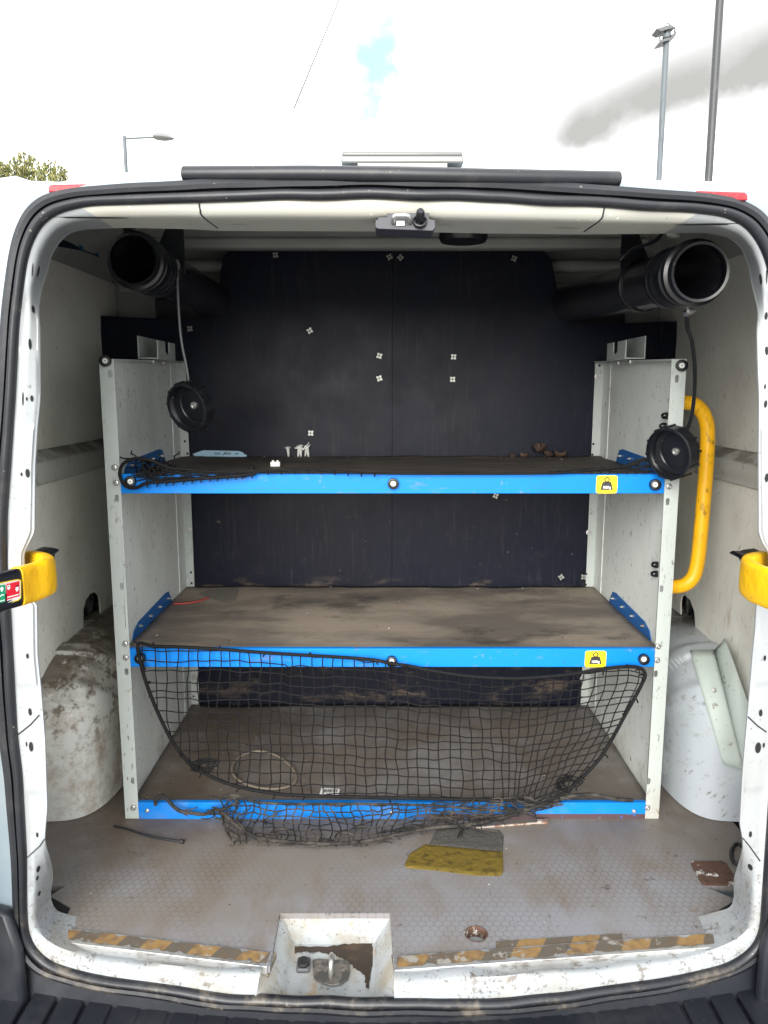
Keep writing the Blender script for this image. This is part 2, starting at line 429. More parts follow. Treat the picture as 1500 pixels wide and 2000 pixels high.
M['rack_steel_dimmed'] = rack_mat('rack_steel_dimmed', (0.40, 0.435, 0.412))  # rack paint darkened to offset the strong light on the flanges
M['rack_steel_lifted'] = rack_mat('rack_steel_lifted', (0.72, 0.75, 0.715))  # same rack paint lightened to offset the shade on the end panels
M['blue'] = mat('blue_paint', (0.001, 0.175, 0.60), 0.45, 0, spec=0.22, layers=[
    dict(c=(0.012, 0.13, 0.44), s=7, lo=0.45, hi=0.75, f=0.4, seed=3),
    dict(c=(0.16, 0.20, 0.28), s=(35, 35, 35), lo=0.62, hi=0.68, f=0.6, seed=9, d=8, rg=0.7),
    dict(c=(0.05, 0.045, 0.04), s=120, lo=0.67, hi=0.71, f=0.8, seed=12, d=6),
    dict(c=(0.12, 0.17, 0.28), s=(14, 50, 50), lo=0.56, hi=0.70, f=0.55, seed=14, d=8, rg=0.7),
    dict(c=(0.17, 0.10, 0.06), s=(22, 22, 40), lo=0.64, hi=0.69, f=0.75, seed=16, d=8, rg=0.7)])
M['blue_floor'] = mat('blue_paint_worn', (0.002, 0.165, 0.55), 0.5, 0, spec=0.22, layers=[
    dict(c=(0.10, 0.20, 0.42), s=12, lo=0.45, hi=0.7, f=0.45, seed=3),
    dict(c=(0.075, 0.037, 0.022), s=(60, 60, 60), lo=0.32, hi=0.42, f=0.95, seed=4, d=8, rg=0.7, z=(-1.0035, -1.0060), x=(0.05, 0.12)),
    dict(c=(0.10, 0.085, 0.07), s=60, lo=0.66, hi=0.70, f=0.85, seed=9, d=5)])
M['blue_dark'] = mat('blue_bracket', (0.010, 0.105, 0.33), 0.5, 0, [dict(c=(0.05, 0.05, 0.05), s=50, lo=0.66, hi=0.7, f=0.6, seed=4)])
M['ply_black'] = mat('black_ply', (0.0044, 0.0060, 0.0145), 0.42, 0, [
    dict(c=(0.0072, 0.0078, 0.0125), s=(4, 4, 3), lo=0.38, hi=0.70, f=0.6, seed=3, d=6, rg=0.65),
    dict(c=(0.022, 0.022, 0.027), s=(70, 70, 22), lo=0.50, hi=0.74, f=0.55, seed=33, d=8, rg=0.75),
    dict(c=(0.030, 0.030, 0.034), s=(90, 90, 4), lo=0.53, hi=0.70, f=0.65, seed=8, d=6, rg=0.65, mask=(3.4, 0.46, 0.60)),
    dict(c=(0.003, 0.003, 0.005), s=30, lo=0.58, hi=0.68, f=0.6, seed=14, d=9, rg=0.7),
    dict(c=(0.045, 0.040, 0.038), s=(12, 12, 260), lo=0.62, hi=0.72, f=0.45, seed=19, d=7, mask=(5, 0.50, 0.62)),
    dict(c=(0.15, 0.125, 0.10), s=(40, 40, 80), lo=0.69, hi=0.73, f=0.7, seed=23, d=7, z=(-0.2, -0.5)),
    dict(c=(0.12, 0.09, 0.065), s=(7, 7, 20), lo=0.52, hi=0.66, f=0.6, seed=29, d=8, rg=0.7, z=(-0.57, -0.612)),
    ], spec=0.16, rough_var=0.06, bump=[((9, 9, 90), 4, 0.05, 0.001), (140, 3, 0.06, 0.001)])
M['ply_edge'] = mat('ply_edge', (0.05, 0.035, 0.025), 0.7)
M['steel_dark'] = mat('steel_dark', (0.02, 0.021, 0.026), 0.5)
M['rubber'] = mat('rubber', (0.0075, 0.0085, 0.012), 0.42, 0, [
    dict(c=(0.034, 0.033, 0.033), s=(14, 14, 14), lo=0.52, hi=0.72, f=0.55, seed=3, d=7, rg=0.7),
    dict(c=(0.11, 0.092, 0.07), s=18, lo=0.50, hi=0.68, f=0.75, seed=6, d=8, rg=0.72, z=(-0.86, -1.04)),
    dict(c=(0.2, 0.18, 0.15), s=90, lo=0.70, hi=0.73, f=0.7, seed=16, d=3)], bump=[(60, 4, 0.15, 0.002)])
M['bumper'] = mat('bumper_plastic', (0.008, 0.010, 0.0145), 0.45, 0, [
    dict(c=(0.04, 0.04, 0.042), s=7, lo=0.45, hi=0.75, f=0.6, seed=3, d=6),
    dict(c=(0.10, 0.09, 0.08), s=110, lo=0.70, hi=0.74, f=0.5, seed=9, d=3)], bump=[(250, 2, 0.12, 0.001)])
M['plastic_black'] = mat('black_plastic', (0.0055, 0.0062, 0.0085), 0.30, 0, [
    dict(c=(0.030, 0.030, 0.033), s=(30, 30, 30), lo=0.56, hi=0.72, f=0.4, seed=3, d=7, rg=0.7),
    dict(c=(0.18, 0.17, 0.16), s=150, lo=0.715, hi=0.74, f=0.7, seed=6, d=3)])
M['pipe_black'] = mat('pipe_black', (0.0100, 0.0108, 0.0150), 0.24, 0, [
    dict(c=(0.040, 0.034, 0.032), s=(18, 7, 18), lo=0.50, hi=0.68, f=0.6, seed=3, d=8, rg=0.7),
    dict(c=(0.13, 0.12, 0.12), s=(70, 50, 70), lo=0.60, hi=0.68, f=0.5, seed=7, d=8, rg=0.7)])
M['hole'] = mat('cavity_shade_black', (0.004, 0.004, 0.005), 0.8)  # flat black painted for the shade inside holes and gaps
M['steel'] = mat('zinc_steel', (0.50, 0.50, 0.48), 0.36, 0.85, [dict(c=(0.22, 0.2, 0.17), s=90, lo=0.5, hi=0.65, f=0.5, seed=3)])
M['nut_steel'] = mat('nut_steel', (0.36, 0.37, 0.34), 0.4, 0.55, [dict(c=(0.2, 0.18, 0.15), s=140, lo=0.5, hi=0.62, f=0.6, seed=3)])
M['alu'] = mat('aluminium', (0.56, 0.56, 0.55), 0.42, 0.7, [dict(c=(0.22, 0.19, 0.15), s=(40, 90, 90), lo=0.48, hi=0.64, f=0.7, seed=3, d=6)])
M['white_plastic'] = mat('white_plastic', (0.74, 0.74, 0.70), 0.4)
M['yellow'] = mat('yellow_paint', (0.80, 0.42, 0.004), 0.42, 0, [
    dict(c=(0.62, 0.29, 0.004), s=(16, 16, 6), lo=0.46, hi=0.66, f=0.6, seed=3, d=6),
    dict(c=(0.11, 0.065, 0.01), s=(60, 60, 24), lo=0.52, hi=0.66, f=0.8, seed=9, d=8, rg=0.72, mask=(8, 0.40, 0.58)),
    ], bump=[(45, 4, 0.12, 0.002)])
M['yellow_foam'] = mat('yellow_tape', (0.82, 0.46, 0.004), 0.42, 0, [
    dict(c=(0.62, 0.32, 0.004), s=(28, 28, 14), lo=0.46, hi=0.64, f=0.65, seed=3, d=6),
    dict(c=(0.20, 0.11, 0.015), s=75, lo=0.64, hi=0.70, f=0.7, seed=9, d=6)], bump=[(55, 5, 0.6, 0.004)])
M['sticker_yellow'] = mat('sticker_yellow', (0.86, 0.66, 0.01), 0.4, 0, [dict(c=(0.2, 0.15, 0.02), s=170, lo=0.68, hi=0.71, f=0.8, seed=3, d=3)])
M['print_black'] = mat('print_black', (0.022, 0.020, 0.020), 0.5)
M['print_white'] = mat('print_white', (0.80, 0.80, 0.78), 0.5)
M['print_red'] = mat('print_red', (0.66, 0.012, 0.028), 0.4)
M['print_green'] = mat('print_green', (0.006, 0.26, 0.12), 0.4)
M['red_lens'] = mat('red_lens', (0.30, 0.018, 0.026), 0.4, 0, [dict(c=(0.36, 0.05, 0.055), s=220, lo=0.45, hi=0.6, f=0.5, seed=3, d=2)], spec=0.3)
M['lamp_clear'] = mat('lamp_clear', (0.155, 0.155, 0.150), 0.3, 0, coat=0.2, trans=0.12)
M['lamp_white'] = mat('lamp_white', (0.17, 0.17, 0.165), 0.35)
M['shelf_wood'] = mat('shelf_wood_dirty', (0.115, 0.098, 0.082), 0.75, 0, [
    dict(c=(0.27, 0.225, 0.175), s=(2.4, 5.5, 3), lo=0.40, hi=0.64, f=0.9, seed=3, d=7, rg=0.62),
    dict(c=(0.032, 0.028, 0.025), s=(4.5, 7, 4), lo=0.55, hi=0.72, f=0.8, seed=9, d=8, rg=0.66),
    dict(c=(0.20, 0.17, 0.14), s=(9, 60, 9), lo=0.60, hi=0.72, f=0.25, seed=12, d=6),
    dict(c=(0.30, 0.26, 0.22), s=190, lo=0.72, hi=0.75, f=0.6, seed=17, d=3)], bump=[((30, 160, 30), 4, 0.2, 0.002)])
M['shelf_top'] = mat('shelf_wood_dark', (0.047, 0.038, 0.031), 0.75, 0, [
    dict(c=(0.11, 0.09, 0.072), s=(5, 40, 5), lo=0.46, hi=0.66, f=0.8, seed=3, d=6),
    dict(c=(0.02, 0.018, 0.016), s=(7, 22, 7), lo=0.54, hi=0.66, f=0.8, seed=9, d=6)], bump=[((40, 260, 40), 4, 0.3, 0.002)])
def vinyl(name, dirt, hexf, base):
    """grey vinyl with printed hexagons, brown traffic dirt over it"""
    m = mat(name, base, 0.55, 0, [
        dict(c=(0.165, 0.142, 0.118), s=(2.6, 3.2, 2), lo=0.36, hi=0.62, f=0.80 * dirt, seed=3, d=7, rg=0.62),
        dict(c=(0.150, 0.122, 0.095), s=(11, 4, 9), lo=0.46, hi=0.68, f=0.75 * dirt, seed=11, d=7, rg=0.65),
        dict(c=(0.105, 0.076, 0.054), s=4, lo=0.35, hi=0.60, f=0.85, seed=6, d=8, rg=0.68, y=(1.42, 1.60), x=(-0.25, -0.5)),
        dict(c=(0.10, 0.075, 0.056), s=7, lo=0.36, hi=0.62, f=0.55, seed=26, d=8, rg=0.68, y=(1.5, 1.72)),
        dict(c=(0.065, 0.055, 0.046), s=42, lo=0.64, hi=0.71, f=0.7, seed=9, d=6),
        dict(c=(0.13, 0.06, 0.03), s=24, lo=0.69, hi=0.73, f=0.5, seed=19, d=5),
        dict(c=(0.27, 0.25, 0.23), s=220, lo=0.72, hi=0.75, f=0.6, seed=17, d=3)], bump=[(25, 5, 0.10, 0.003)])
    t = m.node_tree; N = t.nodes.new; Lk = t.links.new; b = t.nodes['Principled BSDF']
    tcn = N('ShaderNodeTexCoord')
    def vm(op, a, c=None):
        n = N('ShaderNodeVectorMath'); n.operation = op
        for i, x in enumerate((a, c)):
            if x is None: continue
            if isinstance(x, tuple): n.inputs[i].default_value = x
            else: Lk(x, n.inputs[i])
        return n
    def sm(op, a, c=None):
        n = N('ShaderNodeMath'); n.operation = op
        for i, x in enumerate((a, c)):
            if x is None: continue
            if isinstance(x, (int, float)): n.inputs[i].default_value = x
            else: Lk(x, n.inputs[i])
        return n.outputs[0]
    fl = vm('MULTIPLY', tcn.outputs['Object'], (1, 1, 0)).outputs[0]
    p = vm('ADD', vm('MULTIPLY', fl, (62, 62, 0)).outputs[0], (500, 500, 0)).outputs[0]
    r = (1.0, 1.7320508, 1.0); h = (0.5, 0.8660254, 0.0)
    a = vm('SUBTRACT', vm('MODULO', p, r).outputs[0], h).outputs[0]
    c = vm('SUBTRACT', vm('MODULO', vm('SUBTRACT', p, h).outputs[0], r).outputs[0], h).outputs[0]
    def hexd(g):
        ab = vm('ABSOLUTE', g).outputs[0]; sp = N('ShaderNodeSeparateXYZ'); Lk(ab, sp.inputs[0])
        ln = N('ShaderNodeVectorMath'); ln.operation = 'LENGTH'
        g2 = vm('MULTIPLY', g, (1, 1, 0)).outputs[0]; Lk(g2, ln.inputs[0])
        hx = sm('MAXIMUM', sm('ADD', sm('MULTIPLY', sp.outputs['X'], 0.5), sm('MULTIPLY', sp.outputs['Y'], 0.8660254)), sp.outputs['X'])
        return sm('ADD', sm('MULTIPLY', hx, 0.45), sm('MULTIPLY', ln.outputs['Value'], 0.50))
    d = sm('MINIMUM', hexd(a), hexd(c))
    mr = N('ShaderNodeMapRange'); mr.interpolation_type = 'SMOOTHSTEP'
    mr.inputs['From Min'].default_value = 0.39; mr.inputs['From Max'].default_value = 0.46; Lk(d, mr.inputs['Value'])
    # print shows where the dirt is thin
    nz = N('ShaderNodeTexNoise'); nz.inputs['Scale'].default_value = 4.0; nz.inputs['Detail'].default_value = 6; Lk(tcn.outputs['Object'], nz.inputs['Vector'])
    m2 = N('ShaderNodeMapRange'); m2.inputs['From Min'].default_value = 0.38; m2.inputs['From Max'].default_value = 0.62
    m2.inputs['To Min'].default_value = 1.0; m2.inputs['To Max'].default_value = 0.12; Lk(nz.outputs['Fac'], m2.inputs['Value'])
    spy = N('ShaderNodeSeparateXYZ'); Lk(tcn.outputs['Object'], spy.inputs[0])
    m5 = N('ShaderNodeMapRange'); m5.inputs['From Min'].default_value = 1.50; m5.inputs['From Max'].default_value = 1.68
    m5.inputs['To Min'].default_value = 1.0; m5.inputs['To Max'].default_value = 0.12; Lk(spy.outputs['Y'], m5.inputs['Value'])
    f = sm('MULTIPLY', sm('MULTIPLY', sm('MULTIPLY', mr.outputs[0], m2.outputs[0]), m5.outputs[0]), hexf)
    lk = b.inputs['Base Color'].links[0]; src = lk.from_socket
    mx = N('ShaderNodeMix'); mx.data_type = 'RGBA'; mx.blend_type = 'MULTIPLY'; Lk(f, mx.inputs['Factor']); Lk(src, mx.inputs['A'])
    mx.inputs['B'].default_value = (0.52, 0.50, 0.50, 1); Lk(mx.outputs['Result'], b.inputs['Base Color'])
    return m
M['vinyl'] = vinyl('floor_vinyl', 0.95, 0.60, (0.205, 0.206, 0.222))
M['vinyl_low'] = vinyl('shelf_vinyl', 0.75, 0.12, (0.22, 0.215, 0.215))
M['ply_layers'] = mat('ply_layers', (0.30, 0.26, 0.20), 0.7, 0, [dict(c=(0.06, 0.045, 0.03), s=(3, 3, 260), lo=0.48, hi=0.55, f=0.85, seed=3, d=2)])
def hazard(name):
    m = mat(name, (0.36, 0.17, 0.025), 0.75, 0, [])
    t = m.node_tree; N = t.nodes.new; Lk = t.links.new; b = t.nodes['Principled BSDF']
    tcn = N('ShaderNodeTexCoord'); mp = N('ShaderNodeMapping'); mp.inputs['Rotation'].default_value = (0, 0, R(-62)); Lk(tcn.outputs['Object'], mp.inputs[0])
    sp = N('ShaderNodeSeparateXYZ'); Lk(mp.outputs[0], sp.inputs[0])
    def sm(op, a, c=None):
        n = N('ShaderNodeMath'); n.operation = op
        for i, x in enumerate((a, c)):
            if x is None: continue
            if isinstance(x, (int, float)): n.inputs[i].default_value = x
            else: Lk(x, n.inputs[i])
        return n.outputs[0]
    fr = sm('FRACT', sm('ADD', sm('MULTIPLY', sp.outputs['Y'], 11.5), 50.1)); st = sm('GREATER_THAN', fr, 0.5)
    mx = N('ShaderNodeMix'); mx.data_type = 'RGBA'; Lk(st, mx.inputs['Factor']); mx.inputs['A'].default_value = (0.225, 0.135, 0.048, 1); mx.inputs['B'].default_value = (0.085, 0.074, 0.058, 1)
    nz = N('ShaderNodeTexNoise'); nz.inputs['Scale'].default_value = 60; nz.inputs['Detail'].default_value = 7; Lk(tcn.outputs['Object'], nz.inputs['Vector'])
    mr = N('ShaderNodeMapRange'); mr.inputs['From Min'].default_value = 0.42; mr.inputs['From Max'].default_value = 0.68; Lk(nz.outputs['Fac'], mr.inputs['Value'])
    m2 = N('ShaderNodeMix'); m2.data_type = 'RGBA'; Lk(sm('MULTIPLY', mr.outputs[0], 0.85), m2.inputs['Factor']); Lk(mx.outputs['Result'], m2.inputs['A']); m2.inputs['B'].default_value = (0.105, 0.068, 0.040, 1)
    nw = N('ShaderNodeTexNoise'); nw.inputs['Scale'].default_value = 23; nw.inputs['Detail'].default_value = 8; nw.inputs['Roughness'].default_value = 0.72; Lk(tcn.outputs['Object'], nw.inputs['Vector'])
    mw = N('ShaderNodeMapRange'); mw.inputs['From Min'].default_value = 0.57; mw.inputs['From Max'].default_value = 0.60; Lk(nw.outputs['Fac'], mw.inputs['Value'])
    m3 = N('ShaderNodeMix'); m3.data_type = 'RGBA'; Lk(mw.outputs[0], m3.inputs['Factor']); Lk(m2.outputs['Result'], m3.inputs['A']); m3.inputs['B'].default_value = (0.24, 0.225, 0.20, 1)
    Lk(m3.outputs['Result'], b.inputs['Base Color'])
    bn = N('ShaderNodeBump'); bn.inputs['Strength'].default_value = 0.3; bn.inputs['Distance'].default_value = 0.002; Lk(nz.outputs['Fac'], bn.inputs['Height']); Lk(bn.outputs[0], b.inputs['Normal'])
    return m
M['hazard'] = hazard('hazard_tape')
M['net'] = mat('net_cord', (0.0050, 0.0050, 0.0056), 0.75, 0, spec=0.2, layers=[dict(c=(0.016, 0.014, 0.013), s=40, lo=0.5, hi=0.75, f=0.6, seed=3)])
M['net_dusty'] = mat('net_cord_dusty', (0.017, 0.016, 0.015), 0.85, 0, spec=0.2, layers=[dict(c=(0.070, 0.061, 0.053), s=22, lo=0.42, hi=0.64, f=0.8, seed=3)])
M['rubber_loop'] = mat('loop_rubber', (0.012, 0.012, 0.013), 0.6)
M['mat_yellow'] = mat('mat_yellow', (0.125, 0.088, 0.016), 0.8, 0, spec=0.2, layers=[dict(c=(0.055, 0.040, 0.012), s=50, lo=0.5, hi=0.62, f=0.7, seed=3, d=5)], bump=[(65, 4, 0.6, 0.003)])
M['mat_grey'] = mat('mat_grey', (0.052, 0.050, 0.044), 0.95, 0, [dict(c=(0.10, 0.09, 0.075), s=180, lo=0.5, hi=0.65, f=0.8, seed=3, d=5)], bump=[(260, 3, 0.8, 0.003)])
M['rust_plate'] = mat('rust_plate', (0.085, 0.043, 0.028), 0.8, 0, [
    dict(c=(0.46, 0.45, 0.42), s=19, lo=0.54, hi=0.58, f=0.95, seed=5, d=6, rg=0.65),
    dict(c=(0.035, 0.022, 0.018), s=45, lo=0.55, hi=0.65, f=0.7, seed=9, d=6)], bump=[(70, 5, 0.4, 0.003)])
M['stain'] = mat('wet_rust_stain', (0.030, 0.019, 0.012), 0.6, 0, [dict(c=(0.075, 0.045, 0.024), s=30, lo=0.48, hi=0.68, f=0.7, seed=3, d=6)])
M['latch_plate'] = mat('latch_plate', (0.085, 0.080, 0.074), 0.45, 0.35, [dict(c=(0.20, 0.18, 0.155), s=35, lo=0.46, hi=0.6, f=0.8, seed=3, d=6)])
M['leaf_dry'] = mat('leaf_dry', (0.050, 0.027, 0.017), 0.85, 0, [dict(c=(0.085, 0.05, 0.032), s=60, lo=0.45, hi=0.65, f=0.7, seed=3)])
M['blade_blue'] = mat('blade_blue', (0.34, 0.53, 0.66), 0.5, 0, [dict(c=(0.30, 0.26, 0.22), s=70, lo=0.58, hi=0.66, f=0.8, seed=3, d=5)])
M['card_grey'] = mat('card_grey', (0.15, 0.14, 0.115), 0.8)
M['red_strap'] = mat('red_strap', (0.34, 0.055, 0.045), 0.6)
M['beige_hose'] = mat('beige_hose', (0.20, 0.165, 0.125), 0.55)
M['grit_pale'] = mat('grit_pale', (0.42, 0.39, 0.34), 0.8)
M['galv_shaded'] = mat('galvanised', (0.085, 0.10, 0.11), 0.6, 0.0, [dict(c=(0.055, 0.065, 0.07), s=(8, 8, 2), lo=0.5, hi=0.65, f=0.7, seed=3)])  # shade of the backlit posts is put into this dark base colour
M['post_dark'] = mat('post_dark', (0.030, 0.031, 0.034), 0.5, 0, [dict(c=(0.08, 0.08, 0.08), s=(8, 8, 2), lo=0.56, hi=0.66, f=0.6, seed=3)])
M['bark'] = mat('bark', (0.06, 0.045, 0.032), 0.9)
M['leaf_a'] = mat('leaf_olive', (0.20, 0.185, 0.045), 0.6)
M['leaf_b'] = mat('leaf_green', (0.075, 0.095, 0.028), 0.6)
M['bounce_ground'] = mat('pale_bounce_ground', (0.30, 0.295, 0.28), 0.85, 0, [dict(c=(0.22, 0.215, 0.20), s=90, lo=0.5, hi=0.65, f=0.7, seed=3, d=5), dict(c=(0.24, 0.235, 0.22), s=1.5, lo=0.45, hi=0.65, f=0.6, seed=8)], bump=[(120, 3, 0.5, 0.006)])  # unseen ground made pale to bounce light up into the van

# ------------------------------------------------------------------ setting
g = MB(); g.quad((-600, -600, -CZ), (600, -600, -CZ), (600, 600, -CZ), (-600, 600, -CZ))
o = part('ground', g, M['bounce_ground'], smooth=0); o['kind'] = 'structure'

# ================================================================== THE VAN
FZ = -1.018                     # load floor, camera-relative
YB = 2.335                      # face of the black bulkhead board
XL, XR = -0.8426, 0.872         # wall linings
YR0, YR1 = 1.70, 2.33           # rack front / back
van = thing('panel_van', 'white panel van seen from behind with its rear doors open', 'van', (0.015, 1.25, -CZ))

def yS(x): return 1.18 + 0.07 * min(1.6, (x / 0.6) ** 2)
def on_seal(u, v, dy=0.0):
    x = 0.0
    for _ in range(4):
        p = PY(u, v, yS(x) + dy); x = p.x
    return p
C0 = Vector((0.012, -0.40))     # centre for polar sampling of the opening contours
NA = 720
def polar(pts):
    """closed polyline of (x,z) -> radius for NA angles about C0"""
    segs = [(Vector(a) - C0, Vector(b) - C0) for a, b in zip(pts, pts[1:] + pts[:1])]
    rad = []
    for k in range(NA):
        an = 2 * math.pi * k / NA; d = Vector((math.cos(an), math.sin(an))); best = 0
        for a, b in segs:
            e = b - a; den = d.x * e.y - d.y * e.x
            if abs(den) < 1e-12: continue
            t = (a.x * e.y - a.y * e.x) / den; s_ = (a.x * d.y - a.y * d.x) / den
            if t > 0 and -1e-6 <= s_ <= 1 + 1e-6: best = max(best, t)
        rad.append(best)
    return rad
def smooth_rad(r, n=1):
    for _ in range(n): r = [(r[i-1] + 2*r[i] + r[(i+1) % NA]) / 4 for i in range(NA)]
    return r
def xz(rad, k, off=0.0):
    an = 2 * math.pi * k / NA; q = rad[k] + off
    return C0.x + math.cos(an) * q, C0.y + math.sin(an) * q

A_px = [(50,520),(60,480),(80,440),(110,416),(165,404),(300,398),(500,392),(750,389),(900,392),(1050,399),(1200,406),(1350,415),(1420,425),(1460,445),(1485,480),(1500,520),
        (1510,630),(1517,780),(1530,1013),(1532,1113),(1525,1240),(1512,1433),(1502,1560),(1494,1673),(1488,1760),(1484,1820),(1468,1852),(1425,1880),(1350,1900),(1200,1925),(1100,1938),(1000,1947),(925,1951),
        (750,1950),(550,1946),(450,1942),(350,1928),(225,1910),(150,1896),(95,1880),(65,1850),(54,1820),(52,1760),(52,1673),(43,1513),(33,1433),(20,1197),(13,1113),(13,1013),(22,880),(29,780),(37,630)]
B_px = [(78,780),(77,630),(82,555),(95,505),(115,472),(135,454),(165,447),(250,444),(375,447),(430,450),(750,451),(950,455),(1135,457),(1250,456),(1380,454),(1425,462),(1450,485),(1466,520),(1476,580),(1479,640),(1480,705),
        (1483,780),(1482,880),(1482,1040),(1490,1062),(1502,1078),(1503,1168),(1478,1174),(1475,1230),(1470,1280),(1463,1367),(1457,1430),(1450,1513),(1445,1610),(1441,1700),(1436,1755),(1429,1776)]
B_px2 = [(110,1783),(102,1772),(96,1752),(95,1673),(92,1580),(88,1447),(80,1347),(73,1280),(72,1174),(46,1168),(46,1080),(56,1062),(67,1040),(68,913),(73,830)]
yB_ring = 1.352
def yBf(z):
    t = (max(0.0, min(1.0, (z - 0.10) / 0.12))); b_ = max(0.0, min(1.0, (-0.78 - z) / 0.18)); q = max(t * t * (3 - 2 * t), b_ * b_ * (3 - 2 * b_))
    return 1.262 + (yB_ring - 1.262) * q
def on_inner(u, v):
    z = 0.0
    for _ in range(8): p = PY(u, v, yBf(z)); z = p.z
    return p
A_xz = [(p.x, p.z) for p in (on_seal(u, v) for u, v in A_px)]
Bp = [on_inner(u, v) for u, v in B_px] ; Bp2 = [on_inner(u, v) for u, v in B_px2]
B_xz = [(p.x, p.z) for p in Bp] + [(0.545, -1.038), (0.50, -1.040), (-0.50, -1.040), (-0.53, -1.038)] + [(p.x, p.z) for p in Bp2]
ra = smooth_rad(polar(A_xz), 6); rb = smooth_rad(polar(B_xz), 1)

def P_ring(k, w):
    """point of the door frame: w=0 at the seal, w=1 at the inner edge"""
    xa, za = xz(ra, k); xb, zb = xz(rb, k)
    return Vector((xa, yS(xa), za)), Vector((xb, yBf(zb), zb))
def frame_pt(k, s):
    a, b = P_ring(k, 0)
    an = 2 * math.pi * k / NA
    top = max(0.0, math.sin(an)) ** 1.5
    # section of the pressing: a face towards the doors, then a bend and a reveal going inwards
    kink = lerp(0.34, 0.58, top); dep = lerp(0.10, 0.09, top)
    if s <= kink: t = s / kink; y = lerp(0, dep, t * t)
    else: t = (s - kink) / (1 - kink); y = lerp(dep, 1.0, t)
    y = lerp(a.y, b.y, y)
    ua, va = proj(a); ub, vb = proj(b)
    return PY(lerp(ua, ub, s), lerp(va, vb, s), y)
NS = 12
def ss(x, a, b):
    t = max(0.0, min(1.0, (x - a) / (b - a))); return t * t * (3 - 2 * t)
def in_recess(p): return -0.219 < p.x < 0.0165 and p.z < -1.0
fr = MB(); ids = []
rows = [[frame_pt(k, s / NS) for s in range(NS + 1)] for k in range(NA)]
for k in range(NA):
    a = rows[k]; xb, zb = xz(rb, k); an = 2 * math.pi * k / NA
    # return behind the inner edge so that the pillar has a body
    a.append(Vector((xb, yBf(zb) + 0.004, zb))); xo, zo = xz(rb, k, 0.10); a.append(Vector((xo, yBf(zb) + 0.03, max(zo, -1.07)))); a.append(Vector((xo, 1.42, max(zo, -1.07))))
    # gentle pressings along the pillars and the sill
    for i in range(2, NS - 1):
        p = a[i]; nz = mnoise.noise(Vector((p.x * 3, p.z * 7, 3.3)))
        if p.z < -1.0 and abs(p.x) < 0.45: a[i] = p + Vector((0, 0, 0.013 * mnoise.noise(Vector((p.x * 7, 0, i * 0.22)))))
        elif -0.9 < p.z < 0.2:
            stp = 0.004 * (ss(p.z, 0.150, 0.140) - ss(p.z, 0.062, 0.052)) - 0.003 * (ss(p.z, -0.060, -0.070) - ss(p.z, -0.50, -0.51)) + 0.003 * ss(p.z, -0.70, -0.71)
            inn = 0.0030 * ss(p.z, 0.045, 0.040) * (i / NS) ** 2
            a[i] = p + Vector((inn if p.x < 0 else -inn, 0.003 * nz + stp, 0))
ids = [[fr.vert(p) for p in r] for r in rows]
for k in range(NA):
    j = (k + 1) % NA
    for q in range(len(rows[0]) - 1):
        c = (rows[k][q] + rows[j][q+1]) / 2
        if in_recess(c): continue
        an = 2 * math.pi * (k + 0.5) / NA
        m_i = 1 if math.sin(an) > 0.82 and rows[k][q].z > 0.1 else (2 if c.z < -1.0 else 0)
        fr.face([ids[k][q], ids[j][q], ids[j][q+1], ids[k][q+1]], m_i)
frame = part('door_frame', fr, [M['frame_white'], M['header_white'], M['sill_white']], van, smooth=50)
bv = BVHTree.FromPolygons([Vector(v) for v in fr.v], fr.f)
def hit(u, v):
    d = ray(u, v).normalized(); h = bv.ray_cast(Vector((0, 0, 0)), d)
    return h[0], h[1]
def face_cam(n, p): return n if n.dot(p) < 0 else -n
def slot_on_frame(u, v, w, h, rot=0.0, name='slot_shade'):
    p, n = hit(u, v)
    if p is None: return
    n = face_cam(n, p); s_ = p.length / FPX; mb = MB()
    fs = max(0.35, abs(n.dot(p.normalized())))
    rim = MB()
    up = Vector((0, 0, 1)); a = up.cross(n).normalized(); b = n.cross(a)
    a2 = a * math.cos(rot) + b * math.sin(rot); b2 = n.cross(a2)
    mb.face([mb.vert(p + n * 0.0012 + a2 * math.cos(2*math.pi*q/14) * w/2 * s_ / fs + b2 * math.sin(2*math.pi*q/14) * h/2 * s_) for q in range(14)])
    part(name, mb, M['hole'], frame, smooth=0)  # black disc on the surface paints the unlit inside of a slot
for u, v, w, h, r_ in [(63,527,2,24,-.05),(74,530,5,19,-.1),(64,604,5,13,0),(58,672,5,19,.05),(45,779,2.5,25,-.1),(52,779,3,7,0),(62,778,5,11,0),
                  (54,924,7,16,0),(42,926,3,7,0),(54,1281,4,10,0),(59,1390,5,14,.05),(61,1458,6,18,0),(52,1453,2,9,0),(73,1630,3,9,0),(72,1715,3,8,0),(74,1697,4,13,.1),(76,1745,3,8,.1),
                  (1487,545,4,19,0),(1497,541,2,24,.1),(1496,617,5,13,0),(1497,685,5,18,0),(1494,755,3,9,0),(1495,789,5,13,0),(1497,933,6,16,0),(1493,1285,4,10,0),(1485,1392,5,13,.1),(1480,1460,8,20,.05),(1491,1455,3,9,0),(1465,1629,4,11,0),(1466,1693,5,13,-.1),
                  (175,424,78,4.5,-.02),(1391,437,75,5,.02),(870,438,11,3,0),(1106,444,20,3.5,0),(465,437,13,3,0)]:
    slot_on_frame(u, v, w, h, r_)
